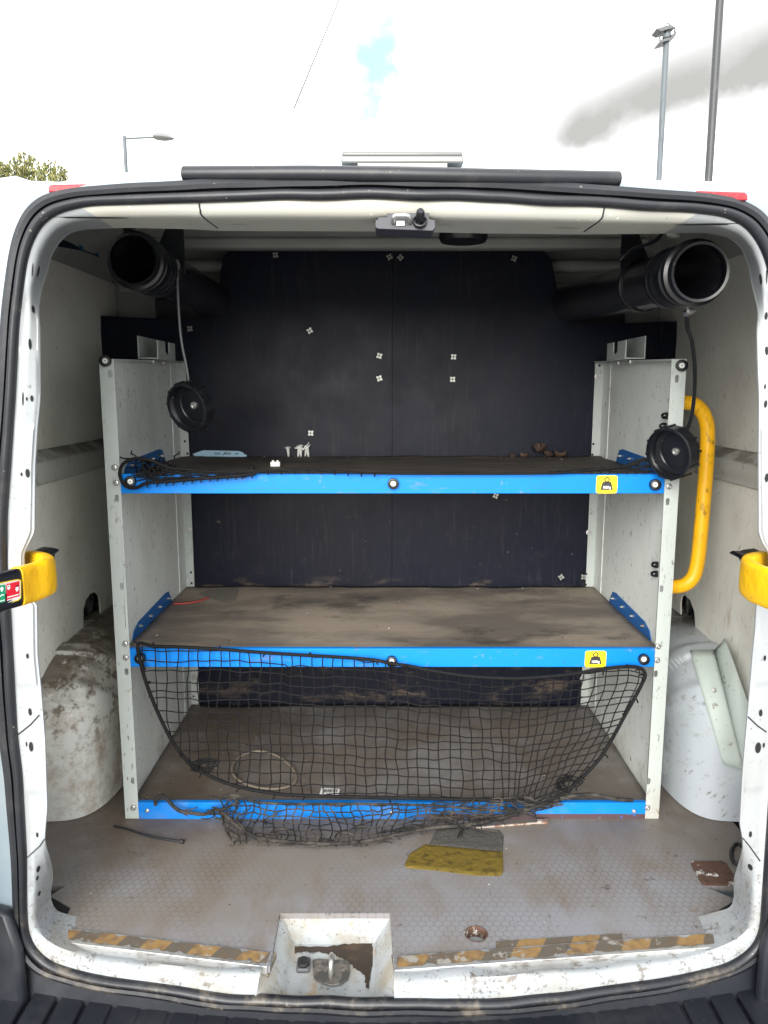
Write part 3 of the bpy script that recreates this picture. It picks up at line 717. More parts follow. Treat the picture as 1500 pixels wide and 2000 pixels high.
# welded seams across the header and pillars
for pts in ([(389,398),(392,418),(400,427),(430,449)], [(1181,404),(1177,424),(1170,432),(1135,456)], [(35,1435),(60,1415),(80,1393)], [(53,1675),(78,1652),(94,1628)], [(1443,1628),(1462,1650),(1489,1688)], [(1461,1400),(1480,1418),(1500,1432)]):
    mb = MB(); L = []
    for (u0, v0), (u1, v1) in zip(pts, pts[1:]):
        for q in range(6):
            p, n = hit(lerp(u0, u1, q/6), lerp(v0, v1, q/6))
            if p is not None: L.append(p - p.normalized() * 0.0006)
    if len(L) > 2:
        mb.tube(L, 0.0013, 5); part('panel_seam', mb, M['steel_dark'], frame)

# --- rubber seal: an inner bulb and a flat outer lip
def seal_ring(name, offs, prof, r_noise=0.0, bev=0):
    mb = MB(); rr = []
    for k in range(NA):
        ring = []
        for (o_, y_) in prof:
            an = 2 * math.pi * k / NA
            w = 1.0 + 0.0 * an
            x, z = xz(ra, k, offs + o_)
            kx = xz(ra, k)[0]
            wob = r_noise * mnoise.noise(Vector((math.cos(an) * 9, math.sin(an) * 9, 1.1 + offs * 40)))
            ring.append(Vector((x, yS(kx) + y_ + wob, z + wob)))
        rr.append(ring)
    rr.append(rr[0])
    idl = [[mb.vert(p) for p in r] for r in rr[:-1]]
    n = len(prof)
    for k in range(NA):
        A, B = idl[k], idl[(k+1) % NA]
        for q in range(n): mb.face([A[q], A[(q+1) % n], B[(q+1) % n], B[q]])
    return mb
def bulb(r, n=12, sy=1.0): return [(r + r * math.cos(2*math.pi*q/n), -0.002 + sy * r * math.sin(2*math.pi*q/n)) for q in range(n)]
seal = part('door_seal', seal_ring('bulb', -0.002, bulb(0.0085, 12, 1.25), 0.0022), M['rubber'], van, smooth=60)
part('seal_lip', seal_ring('lip', 0.0165, [(0, 0.004), (0.0015, -0.006), (0.008, -0.0075), (0.0165, -0.003), (0.0175, 0.003), (0.016, 0.010), (0, 0.012)], 0.0018), M['rubber'], seal, smooth=40)
part('seal_groove', seal_ring('groove', 0.0, [(0.010, 0.004), (0.020, 0.004), (0.020, 0.012), (0.010, 0.012)], 0.0), M['hole'], seal, smooth=40)

# --- outer body: rear face round the seal, flanks and roof
def body_xz(k):
    an = 2 * math.pi * k / NA; dx, dz = math.cos(an), math.sin(an)
    x0, x1, z0, z1 = -0.935, 0.965, -1.30, 0.312
    t = 9
    if dx > 1e-9: t = min(t, (x1 - C0.x) / dx)
    if dx < -1e-9: t = min(t, (x0 - C0.x) / dx)
    if dz > 1e-9: t = min(t, (z1 - C0.y) / dz)
    if dz < -1e-9: t = min(t, (z0 - C0.y) / dz)
    return C0.x + dx * t, C0.y + dz * t
bo = MB(); rows = []
for k in range(NA):
    x0, z0 = xz(ra, k, 0.018); x1, z1 = xz(ra, k, 0.036); x2, z2 = body_xz(k)
    kx = xz(ra, k)[0]; r2 = math.hypot(x2 - C0.x, z2 - C0.y); r1 = math.hypot(x1 - C0.x, z1 - C0.y)
    if r1 > r2 - 0.004: x1, z1 = C0.x + (x2 - C0.x) * (1 - 0.004 / r2), C0.y + (z2 - C0.y) * (1 - 0.004 / r2)
    rows.append([Vector((x0, yS(kx) + 0.012, z0)), Vector((x1, yS(kx) + 0.010, z1)), Vector((lerp(x1, x2, .6), yS(kx) + 0.016, lerp(z1, z2, .6))), Vector((lerp(x1, x2, .95), yS(kx) + 0.03, lerp(z1, z2, .95))), Vector((x2, yS(kx) + 0.055, z2)), Vector((x2, 1.9, z2 + 0.115 * max(0.0, min(1.0, (z2 - 0.1) / 0.2)))), Vector((x2, 5.6, z2 + 0.13 * max(0.0, min(1.0, (z2 - 0.1) / 0.2))))])
bo.grid(rows + [rows[0]])
for i_, f_ in enumerate(bo.f):
    if max(bo.v[k_][2] for k_ in f_) < -0.93: bo.m[i_] = 1      # black plastic below the waist of the door opening
part('body_shell', bo, [M['van_white'], M['bumper']], van, smooth=50)
# roof pressing: the stepped ends of the roof skin that show above the opening
prof = [(-330,360),(-150,352),(-60,340),(-20,338),(0,336),(14,334),(30,342),(50,346),(75,349),(95,348),(116,347),(126,339),(140,331.5),(238,331),(330,333),(342,329),(358,328.5),(600,327),(800,328),(1000,331),(1208,338),(1240,342),(1290,346),(1418,347),(1426,354),(1440,359),(1500,361),(1560,352),(1650,358),(1830,362)]
ro = MB(); yr = 1.262
top = [PY(u, v, yr) for u, v in prof]
fine = []
for a, b in zip(top, top[1:]):
    for q in range(4): fine.append(a.lerp(b, q / 4))
fine.append(top[-1])
rows = []
for y, dz, yy in ((yr + 0.012, -0.045, 0), (yr - 0.004, -0.02, 0), (yr, -0.004, 0), (yr + 0.006, 0.0, 0), (yr + 0.06, 0.006, 0), (1.55, 0.06, 0), (1.9, 0.115, 0), (5.6, 0.13, 0)):
    rows.append([Vector((p.x, y + 0.03 * (p.x / 0.7) ** 2, p.z + dz)) for p in fine])
ro.grid(rows); part('roof', ro, M['van_white'], van, smooth=50)
# black rubber-faced bar along the roof edge
bar = MB(); pts = []
for q in range(41):
    u = lerp(359, 1208, q / 40); v = poly_at([(359, 337), (600, 336), (760, 338), (900, 341), (1208, 347)], u); pts.append(PY(u, v, 1.175 + 0.028 * ((u - 750) / 400) ** 2))
bar.tube([p - Vector((0, 0, 0.002)) for p in pts], [0.0112] * 41, 10); part('roof_bar', bar, M['rubber'], van, smooth=60)
# red markers
for name, q in (('marker_reflector', [(94,376),(94,365),(99,360),(172,359),(200,358),(200,372)]), ('marker_reflector', [(1360,372),(1385,373),(1455,375),(1461,380),(1461,391),(1420,392),(1360,384)])):
    mb = MB(); P = [PY(u, v, yS(0.52) - 0.004) for u, v in q]; mb.prism(P, (0, 0.02, 0)); part(name, mb, M['red_lens'], van, bevel=0.002)
# roof lamp: clear bar lamp standing on the roof
lm = MB(); p0 = PY(668, 327, 1.50); p1 = PY(902, 329, 1.50); zt = PY(785, 305, 1.50).z
xs0, xs1 = p0.x, p1.x; zb_ = PY(785, 330, 1.50).z; lm.box(xs0, xs1, 1.46, 1.56, zb_, zb_ + 0.012)
lampo = part('roof_lamp', lm, M['lamp_white'], van, bevel=0.003)
l2 = MB(); l2.box(xs0 + 0.001, xs1 - 0.001, 1.465, 1.555, zb_ + 0.012, zt); part('lamp_lens', l2, M['lamp_clear'], lampo, bevel=0.006, seg=3)
for q in range(2):
    l3 = MB(); l3.box(lerp(xs0, xs1, 0.17 + 0.36*q), lerp(xs0, xs1, 0.47 + 0.36*q), 1.478, 1.54, zb_ + 0.02, zt - 0.008); part('reflector', l3, M['galv_shaded'], lampo, bevel=0.003)
l4 = MB(); l4.box(xs0 + 0.03, xs1 - 0.03, 1.46, 1.56, 0.33, zb_ - 0.0005); part('lamp_foot', l4, M['lamp_white'], lampo)

# --- the two open rear doors, swung back out of frame on either side
for sx in (-1, 1):
    hx = -0.715 if sx < 0 else 0.745; hy = 1.185; dirv = Vector((sx * 0.78, -0.62, 0)).normalized(); nv = Vector((dirv.y, -dirv.x, 0)) * sx
    a = Vector((hx, hy, 0)); Ld = 0.66
    def dq(t, w, z): p = a + dirv * t + nv * w; return (p.x, p.y, z)
    sh = [(0.02, -1.02), (Ld, -1.04), (Ld, 0.22), (Ld - 0.05, 0.29), (0.10, 0.27), (0.02, 0.18)]
    win = [(0.14, -0.32), (Ld - 0.10, -0.32), (Ld - 0.12, 0.14), (0.16, 0.12)]
    mb = MB(); mb.plate([dq(t, 0, z) for t, z in sh], [[dq(t, 0, z) for t, z in win]], nv * 0.035); dr = part('rear_door', mb, M['van_white'], van, bevel=0.006)
    mb = MB(); mb.plate([dq(t, 0.012, z) for t, z in win], [], nv * 0.006); part('door_pane', mb, mat('dark_glass_%d' % (sx + 1), (0.02, 0.022, 0.024), 0.08), dr, smooth=0)
    mb = MB(); q = [(0.08, -0.95), (Ld - 0.08, -0.95), (Ld - 0.08, -0.42), (0.08, -0.42)]; mb.plate([dq(t, -0.004, z) for t, z in q], [], nv * 0.0035); part('door_lining', mb, M['lining'], dr, bevel=0.001)
# --- bumper step with moulded ribs
ZBp = -1.102
bp = MB(); rows = []
for q in range(49):
    x = lerp(-0.95, 0.97, q / 48); yb = 0.98 + 0.16 * (x / 0.9) ** 4 + 0.02 * (x / 0.9) ** 2; c = []
    for (dy, dz) in ((0.34, 0.0), (0.06, 0.0), (0.03, -0.006), (0.008, -0.022), (0, -0.05), (0.0, -0.24), (0.04, -0.26)):
        c.append(Vector((x, (1.36 if dy == 0.34 else yb + dy), ZBp + dz - 0.02 * (x / 0.9) ** 2 * (1 if abs(x) > .5 else 0))))
    rows.append(c)
bp.grid(rows); bumper = part('bumper', bp, M['bumper'], van, smooth=40)
xr = -0.70
while xr < 0.74:
    mb = MB(); w_ = 0.047
    mb.prism([(xr, 1.30, ZBp - 0.003), (xr + w_, 1.30, ZBp - 0.003), (xr + w_ - 0.003, 1.30, ZBp + 0.0022), (xr + 0.003, 1.30, ZBp + 0.0022)], (0, -0.24, 0))
    part('tread_rib', mb, M['bumper'], bumper, bevel=0.0015); xr += 0.054
for sx in (-1, 1):
    mb = MB(); xi = -0.652 if sx < 0 else 0.680; xo = -0.93 if sx < 0 else 0.96
    mb.prism([(xi, 1.235, -1.13), (xi, 1.235, -1.00), (lerp(xi, xo, .07), 1.24, -0.93), (xo, 1.28, -0.88), (xo, 1.28, -1.13)], (0, 0.025, 0)); part('bumper_corner', mb, M['bumper'], van, bevel=0.012, seg=3)

# --- load floor: vinyl faced board with the latch cut-out, drain hole
Zf = FZ
fp = [PZ(u, v, Zf) for u, v in [(138,1773),(131,1787),(106,1832),(300,1858),(522,1887),(527,1888),(546,1784),(762,1784),(769,1893),(790,1893),(1100,1871),(1437,1842),(1421,1803),(1404,1777),(1430,1769)]]
pl = PZ(97, 1750, Zf); prr = PZ(1439, 1757, Zf)
outer = [(-0.80, 2.32, Zf), (-0.80, 1.45, Zf), (-0.66, 1.45, Zf), tuple(pl)] + [tuple(p) for p in fp] + [(0.66, 1.45, Zf), (0.83, 1.45, Zf), (0.83, 2.32, Zf)]
outer[4+14] = tuple(prr)
hc = PZ(930, 1825, Zf); hole = [(hc.x + 0.0205 * math.cos(2*math.pi*q/20), hc.y + 0.0205 * math.sin(2*math.pi*q/20), Zf) for q in range(20)]
fl = MB(); fl.plate(outer, [hole], (0, 0, -0.013))
floor = part('floor_board', fl, M['vinyl'], van, smooth=0)
hb = MB(); hb.lathe([(0.0215, 0.0008), (0.0222, 0.0016), (0.0205, 0.0016), (0.0195, -0.012), (0.0195, -0.03), (0, -0.03)], (hc.x, hc.y, Zf), (0, 0, 1), 24); part('drain_hole', hb, M['rust_plate'], floor)
hb = MB(); hb.disc((hc.x - .002, hc.y + .002, Zf - 0.029), (0, 0, 1), 0.017); part('drain_shade', hb, M['hole'], floor)  # black disc paints the darkness below the drain
ud = MB(); ud.box(-0.80, 0.83, 1.46, 2.33, Zf - 0.04, Zf - 0.016); part('floor_pan', ud, M['van_white'], van)
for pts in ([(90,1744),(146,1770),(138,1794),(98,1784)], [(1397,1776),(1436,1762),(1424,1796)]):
    mb = MB(); mb.prism([PZ(u, v, Zf - 0.002) for u, v in pts], (0, 0, -0.004)); part('gap_shade', mb, M['hole'], van, smooth=0)  # flat black plate paints the shade of the open notch
# painted shade of the gap where the board corner is cut
for pts in ([(98,1752),(138,1773),(131,1789),(104,1776)], [(1404,1777),(1430,1768),(1414,1787)]):
    pass
# aluminium nosing with worn hazard tape, one each side of the latch
def nosing(a, b, t0, t1, name):
    """a,b: front edge ends (pixels); nosing of 26 mm top, 16 mm face"""
    pa, pb = PZ(*a, Zf), PZ(*b, Zf); d = (pb - pa).normalized(); n = Vector((-d.y, d.x, 0)); n = n if n.y > 0 else -n
    mb = MB(); t = 0.0025; w = 0.034; h = 0.013
    sec = [(w, 0.0005), (w, t), (-t, t), (-t, -h), (0, -h), (0, 0.0005)]
    mb.prism([pa + n * s_[0] + Vector((0, 0, s_[1])) for s_ in sec], pb - pa)
    o_ = part(name, mb, M['alu'], floor, bevel=0.0008)
    # worn tape with a ragged outline
    tp = MB(); k = 70; up = []; lo = []
    for q in range(k + 1):
        f = lerp(t0, t1, q / k); p = pa.lerp(pb, f)
        r1 = mnoise.noise(Vector((q * 0.35, t0 * 9, 1))); r2 = mnoise.noise(Vector((q * 0.4, t0 * 5, 7)))
        up.append(p + n * (w - 0.003 + 0.0045 * min(0, r1 * 2.4)) + Vector((0, 0, t + 0.0011))); lo.append(p + n * (0.004 + 0.008 * max(0, r2 * 1.6)) + Vector((0, 0, t + 0.0011)))
    tp.grid([up, lo]); part('hazard_tape', tp, M['hazard'], floor, smooth=0)
    return pa, pb, n
na = nosing((105, 1838), (522, 1889), 0.02, 0.99, 'edge_trim')
nb = nosing((771, 1896), (1438, 1847), 0.01, 0.985, 'edge_trim')
# second run of tape lying on the vinyl behind the right nosing
tp = MB(); up = []; lo = []
for q in range(50):
    u = lerp(970, 1216, q / 49); v0 = lerp(1838, 1823, q / 49) + 3 * mnoise.noise(Vector((q * .4, 2, 3))); v1 = lerp(1854, 1839, q/49)
    up.append(PZ(u + rng.uniform(-2, 2) * (q in (0, 49)), v0, Zf + 0.0015)); lo.append(PZ(u, v1, Zf + 0.0015))
tp.grid([up, lo]); part('hazard_tape', tp, M['hazard'], floor, smooth=0)
# ply layers under the nosings
for (pa, pb, n), f0, f1 in ((na, 0.80, 1.0), (nb, 0.0, 0.47)):
    mb = MB(); a = pa.lerp(pb, f0) + n * 0.004; b = pa.lerp(pb, f1) + n * 0.004
    mb.prism([a + Vector((0, 0, -0.0135)), a + Vector((0, 0, -0.026)), a + n * 0.05 + Vector((0, 0, -0.026)), a + n * 0.05 + Vector((0, 0, -0.0135))], b - a); part('ply_layer', mb, M['ply_layers'], floor)
for u, v in ((487, 1876), (1112, 1853)):
    p = PZ(u, v, Zf + 0.004); mb = MB(); mb.lathe([(0.0042, 0), (0.0042, 0.0008), (0.002, 0.0016), (0, 0.0016)], p, (0, 0, 1), 12); part('screw', mb, M['steel'], floor)
# latch recess
re = MB(); z0 = Zf - 0.006; zp = -1.078
rim_b = [Vector((-0.2030, 1.366, z0)), Vector((0.0140, 1.366, z0))]
x0, x1 = -0.1760, -0.0205
G = [[Vector((-0.2245, 1.186, -1.043)), Vector((-0.2245, 1.215, -1.026)), Vector((-0.213, 1.29, z0 - .008)), rim_b[0]],
     [Vector((-0.205, 1.190, -1.056)), Vector((-0.200, 1.215, -1.052)), Vector((-0.199, 1.29, z0 - .022)), Vector((-0.194, 1.364, z0 - .012))],
     [Vector((x0, 1.190, -1.058)), Vector((x0, 1.215, zp)), Vector((x0, 1.29, zp)), Vector((x0, 1.356, zp))],
     [Vector((x1, 1.190, -1.058)), Vector((x1, 1.215, zp)), Vector((x1, 1.29, zp)), Vector((x1, 1.356, zp))],
     [Vector((0.004, 1.190, -1.056)), Vector((0.003, 1.215, -1.052)), Vector((0.004, 1.29, z0 - .022)), Vector((0.006, 1.364, z0 - .012))],
     [Vector((0.0225, 1.186, -1.043)), Vector((0.0215, 1.215, -1.026)), Vector((0.015, 1.29, z0 - .008)), rim_b[1]]]
re.grid(G); bk = [re.vert(p) for p in (rim_b[0], Vector((-0.194, 1.364, z0 - .012)), Vector((x0, 1.356, zp)), Vector((x1, 1.356, zp)), Vector((0.006, 1.364, z0 - .012)), rim_b[1])]
re.face(bk)
recess = part('latch_recess', re, M['pan_white'], van, bevel=0.006, smooth=50, seg=3)
st = MB(); Zs = zp + 0.0016
sp_ = [(575,1850),(580,1848),(650,1847),(700,1842),(727,1838),(728,1850),(726,1900),(722,1928),(716,1929),(712,1905),(705,1897),(690,1890),(684,1880),(664,1868),(650,1863),(610,1858),(577,1860)]
P = []
for (a, b), (c, d) in zip(sp_, sp_[1:] + sp_[:1]):
    for q in range(6): P.append(PZ(lerp(a, c, q/6) + rng.uniform(-2.2, 2.2), lerp(b, d, q/6) + rng.uniform(-2.2, 2.2), Zs))
st.plate(P, [], (0, 0, -0.0006)); part('rust_stain', st, M['stain'], recess, smooth=0)
lp = MB(); q_ = [(610,1877),(622,1874),(640,1876),(655,1877),(672,1876),(683,1880),(683,1903),(680,1914),(666,1924),(648,1927),(630,1922),(613,1911)]
lp.plate([PZ(u, v, zp + 0.003) for u, v in q_], [], (0, 0, 0.003)); latch = part('latch_plate', lp, M['latch_plate'], van, bevel=0.001)
sk = MB(); c = PZ(646, 1898, zp + 0.006)
sk.tube(spline([c + Vector((0.001, -0.012, -0.004)), c + Vector((0.001, -0.012, 0.012)), c + Vector((0.001, -0.006, 0.024)), c + Vector((0.001, 0.008, 0.026)), c + Vector((0.001, 0.018, 0.018)), c + Vector((0.001, 0.02, -0.004))], 6), 0.0048, 10)
part('striker', sk, M['steel'], latch, smooth=60)
for u in (624, 670):
    p = PZ(u, 1891, zp + 0.0062); mb = MB(); mb.lathe([(0.0075, -0.001), (0.0075, 0.001), (0.005, 0.0022), (0.0028, 0.0022), (0.0028, 0.0006), (0, 0.0006)], p, (0, 0, 1), 16); part('screw', mb, M['latch_plate'], latch)
bf = MB(); p = PZ(593, 1885, zp + 0.004); bf.box(p.x - 0.0125, p.x + 0.0125, p.y - 0.017, p.y + 0.017, zp + 0.0005, zp + 0.009); buf = part('buffer', bf, mat('buffer_grey', (0.085, 0.088, 0.092), 0.5), van, bevel=0.003)
bf = MB(); p = PZ(593, 1879, zp + 0.014); bf.lathe([(0.011, -0.006), (0.011, 0.002), (0.0095, 0.004), (0.006, 0.004), (0.0055, 0.001), (0, 0.001)], p, (0, -0.25, 1), 20); part('rubber_stop', bf, M['rubber_loop'], buf)
# rusted tie-down plate and rubber ring on the right
mb = MB(); mb.plate([PZ(u, v, Zf + 0.0005) for u, v in [(1349,1688),(1353,1683),(1410,1683),(1419,1688),(1440,1722),(1437,1730),(1378,1731),(1370,1727)]], [], (0, 0, 0.0025)); tie = part('tie_down_plate', mb, M['rust_plate'], floor, bevel=0.0008, label='rusty tie-down plate with flaking white paint')
for u, v in ((1395, 1703), (1375, 1722), (1430, 1720), (1387, 1707), (1402, 1709)):
    mb = MB(); p = PZ(u, v, Zf + 0.003); mb.lathe([(0.0045, 0), (0.004, 0.0015), (0, 0.0018)], p, (0, 0, 1), 10); part('rivet', mb, M['rust_plate'], floor)

# --- header latch
p, n = hit(791, 435)
hz_ = 0.252
hl = MB(); pts = [(733,429),(738,429),(738,424),(756,424),(756,417),(838,416),(838,427),(850,430),(850,445),(845,451),(738,447),(733,444)]
hl.prism([PY(u, v, 1.186) for u, v in pts], (0, 0.07, 0.002)); hd = part('header_latch', hl, mat('latch_grey', (0.030, 0.031, 0.040), 0.5), van, bevel=0.0015)
mb = MB(); mb.tube(spline([PY(768, 434, 1.184), PY(768, 426, 1.174), PY(774, 421, 1.170), PY(794, 421, 1.170), PY(801, 426, 1.174), PY(801, 434, 1.184)], 6), 0.0034, 10); part('striker', mb, M['steel'], hd, smooth=60)
mb = MB(); mb.box(PY(773, 0, 1.2).x if False else PY(774, 435, 1.1855).x, PY(790, 435, 1.1855).x, 1.183, 1.1855, PY(780, 441, 1.1855).z, PY(780, 432, 1.1855).z); part('tongue', mb, M['white_plastic'], hd)
mb = MB(); c = PY(820, 434, 1.185); mb.lathe([(0.0105, 0), (0.0105, 0.004), (0.0085, 0.0045), (0.0075, 0.002), (0.0062, 0.002), (0.0062, 0.022), (0.0045, 0.025), (0, 0.0255)], c, (0, -0.85, 0.45), 20); part('guide_pin', mb, M['plastic_black'], hd, smooth=50)

# --- ceiling, its ribs, and structure behind the board
ce = MB(); Zc = 0.415
rows = []
for q in range(61):
    y = lerp(1.37, 2.46, q / 60); wv = 0.010 * math.sin(y * 34) - max(0.0, Zc - 0.235 * y); wc = -max(0.0, 0.385 - 0.228 * y)
    rows.append([Vector((XL + 0.0, y, 0.322 + wc * .6)), Vector((XL + 0.03, y, 0.365 + wc)), Vector((-0.73, y, Zc + wv)), Vector((-0.3, y, Zc + wv)), Vector((0.3, y, Zc + wv)), Vector((0.76, y, Zc + wv)), Vector((XR - 0.03, y, 0.365 + wc)), Vector((XR, y, 0.322 + wc * .6))])
ce.grid(rows); part('ceiling', ce, M['ceiling'], van, smooth=60)
mb = MB(); mb.box(-0.70, 0.73, 2.20, 2.25, Zc - 0.036, Zc - 0.004); part('roof_bow', mb, M['ceiling'], van, bevel=0.01, seg=3)
for z0_, z1_, y0_ in ((0.345, 0.382, 2.395), (0.285, 0.315, 2.40)):
    mb = MB(); mb.tube([(-0.80, y0_ + .02, (z0_+z1_)/2), (0.83, y0_ + .02, (z0_+z1_)/2)], (z1_-z0_)/2, 12); part('cross_tube', mb, M['ceiling'], van, smooth=60)
mb = MB(); mb.quad((-0.93, 2.50, -1.06), (0.96, 2.50, -1.06), (0.96, 2.50, 0.44), (-0.93, 2.50, 0.44)); part('cab_bulkhead', mb, mat('bulkhead_grey', (0.32, 0.32, 0.32), 0.5), van, smooth=0)
mb = MB(); a = PY(303, 600, 2.46).x; b = PY(1222, 600, 2.46).x; mb.box(a, b, 2.46, 2.475, -0.6, 0.275); part('bulkhead_dark_panel', mb, M['steel_dark'], van, bevel=0.004)  # dark panel behind the cut-outs of the black board
mb = MB(); mb.lathe([(0.0,0),(0.055,0),(0.055,0.01),(0.05,0.018),(0,0.02)], PY(905, 456, 1.80) , (0, 0, -1), 24); part('ceiling_lamp', mb, M['plastic_black'], van)
# right-hand spacers and the left upper recess with blue straps
# --- black bulkhead board
tower = [(205,617),(300,621),(370,625),(392,616),(412,600),(424,578),(430,550),(432,525),(436,505),(446,488),(462,479),(500,477),(766,478)]
towR = [(766,478),(1000,481),(1045,484),(1066,492),(1078,510),(1083,535),(1088,565),(1095,595),(1108,618),(1130,629),(1165,632),(1220,631),(1325,627)]
def bd(pts): return [PY(u, v, YB) for u, v in pts]
def board(pts, xa, xb, name_):
    mb = MB(); P = bd(pts)
    return P
zbot = Zf + 0.002
PLt = bd(tower); PRt = bd(towR); xs = PY(766, 800, YB).x
left = [Vector((p.x, YB, p.z)) for p in PLt]; left[-1] = Vector((xs - 0.0005, YB, PLt[-1].z)); left[0].x = XL + 0.006
lw = left + [Vector((xs - 0.0005, YB, zbot)), Vector((-0.79, YB, zbot)), Vector((-0.79, YB, -0.25)), Vector((XL - 0.015, YB, -0.14))]
mb = MB(); mb.prism(lw, (0, 0.012, 0)); boardL = part('bulkhead_board', mb, M['ply_black'], van, smooth=0)
right = [Vector((p.x, YB, p.z)) for p in PRt]; right[0] = Vector((xs + 0.0005, YB, PRt[0].z)); right[-1].x = XR - 0.006
rw = right + [Vector((XR + 0.012, YB, -0.15)), Vector((0.82, YB, -0.25)), Vector((0.82, YB, zbot)), Vector((xs + 0.0005, YB, zbot))]
mb = MB(); mb.prism(rw, (0, 0.012, 0)); boardR = part('bulkhead_board', mb, M['ply_black'], van, smooth=0)
# four-petal T-nuts
tn = MB(); out_ = []
for q in range(48):
    a = 2*math.pi*q/48; r_ = 0.0078 + 0.0022 * math.cos(4 * a); out_.append((r_*math.cos(a), 0, r_*math.sin(a)))
tn.plate(out_, [], (0, -0.0014, 0)); tn.lathe([(0.0046, 0.001), (0.0046, 0.0035), (0.0026, 0.0035), (0.0026, 0.0014)], (0, 0, 0), (0, -1, 0), 16); tn.disc((0, -0.0016, 0), (0, -1, 0), 0.0026, m=1)
tn_me = tn.mesh('tee_nut', [M['nut_steel'], M['hole']], 35, dz=0)
for u, v in [(538,498),(761,502),(782,503),(1004,505),(605,646),(371,642),(741,695),(886,697),(741,739),(884,741),(607,846),(968,968),(1096,1127),(1140,1127)]:
    inst('tee_nut', tn_me, PY(u, v, YB - 0.0004), boardL if u < 766 else boardR, (0, rng.uniform(0, 1.5), 0))
# --- side walls
def wall(sx):
    X = XL if sx < 0 else XR; i = -sx                        # inward direction
    Xl = X + i * 0.033; Xw = X + i * 0.022
    mb = MB(); rows = []
    for q in range(13):
        y = lerp(1.30, 2.495, q / 12)
        rows.append([Vector((X + i*0.002*math.sin(q*0.9), y, 0.322)), Vector((X + i*0.004, y, 0.1)), Vector((X, y, -0.149))])
    mb.grid(rows); part('wall_lining', mb, M['lining'], van, smooth=60)
    mb = MB(); rows = []
    for q in range(13):
        y = lerp(1.30, 2.495, q / 12)
        rows.append([Vector((X - i*0.004, y, -0.149)), Vector((Xl - i*0.004, y, -0.170)), Vector((Xl, y, -0.175)), Vector((Xl, y, -0.206)), Vector((Xl - i*.004, y, -0.213)), Vector((Xl - i*0.003, y, -0.226)), Vector((Xw - i*0.003, y, -0.229))])
    mb.grid(rows); part('wall_ledge', mb, M['ledge'], van, smooth=40)
    # lower lining sheet with an arched cut-out low down
    cu = [(163,1212),(163,1190),(168,1172),(176,1160),(186,1156),(193,1163),(196,1180),(197,1201)] if sx < 0 else [(1329,1190),(1329,1175),(1331,1165),(1337,1162),(1348,1172),(1356,1195),(1358,1222)]
    P = [PX(u, v, Xw) for u, v in cu]
    zb_ = -0.90
    if sx < 0:
        edge = [Vector((Xw, 1.37, zb_)), Vector((Xw, 1.62, -0.95)), Vector((Xw, 1.80, -0.80)), Vector((Xw, 1.95, -0.705)), PX(163, 1232, Xw)] + P + [PX(197, 1210, Xw), PX(222, 1183, Xw), Vector((Xw, 2.335, -0.64))]
    else:
        edge = [Vector((Xw, 1.37, zb_)), Vector((Xw, 1.62, -0.95)), Vector((Xw, 1.80, -0.80)), Vector((Xw, 1.95, -0.69)), PX(1358, 1236, Xw)] + list(reversed(P)) + [PX(1329, 1200, Xw), Vector((Xw, 2.335, -0.64))]
    edge += [Vector((Xw, 2.334, -0.229)), Vector((Xw, 1.37, -0.229))]
    mb = MB(); mb.prism(edge, (sx * 0.004, 0, 0)); part('lower_lining', mb, M['lining'], van, smooth=0)
    mb = MB(); mb.quad((Xw + sx*0.05, 1.36, -1.03), (Xw + sx*0.05, 2.4, -1.03), (Xw + sx*0.05, 2.4, -0.1), (Xw + sx*0.05, 1.36, -0.1)); part('side_skin', mb, M['steel_dark'], van, smooth=0)
    # black grommet behind the cut-out
    c = sum(P, Vector()) / len(P); mb = MB(); rngl = random.Random(3 + sx)
    for q in range(5):
        a = c + Vector((sx * 0.016, rngl.uniform(-.03, .03), -0.03)); mb.tube(spline([a, a + Vector((0, rngl.uniform(-.02, .02), 0.03)), a + Vector((0, rngl.uniform(-.02, .02), 0.06)), a + Vector((sx*.01, rngl.uniform(-.01, .01), 0.09))], 5), 0.006, 6)
    part('wiring_loom', mb, M['plastic_black'], van)
wall(-1); wall(1)
# cove seam and screws are in the ceiling sheet; upper left recess with two blue straps
def on_cove(u, v, lift=0.0):
    X = XL
    for _ in range(12):
        p = PX(u, v, X); X = poly_at([(0.322, XL), (0.365, XL + 0.03), (0.405, -0.735)], p.z) + 0.004 + lift
    return PX(u, v, X)
def cove_patch(q, lift, m, name, parent):
    mb = MB(); n = len(q) // 2; mb.grid([[on_cove(u, v, lift) for u, v in q[:n]], [on_cove((q[i_][0] + q[n+i_][0]) / 2, (q[i_][1] + q[n+i_][1]) / 2, lift) for i_ in range(n)], [on_cove(u, v, lift) for u, v in q[n:]]])
    o_ = part(name, mb, m, parent, smooth=60); return o_
rec = cove_patch([(112,476),(128,462),(160,455),(194,452),(114,482),(130,484),(160,490),(194,503)], 0.0, mat('recess_navy', (0.006, 0.012, 0.030), 0.35), 'roof_rail_recess', van)
cove_patch([(154,460),(162,459),(155,486),(163,488)], 0.004, M['blue_dark'], 'strap', rec)
cove_patch([(185,454),(193,453),(186,497),(193,499)], 0.004, M['blue_dark'], 'strap', rec)
for u, v in ((164, 472), (197, 469), (192, 489)):
    mb = MB(); mb.lathe([(0.0035, 0), (0.003, 0.003), (0, 0.0035)], on_cove(u, v, 0.005), (1, -0.3, -0.3), 10); part('screw', mb, M['steel'], rec)
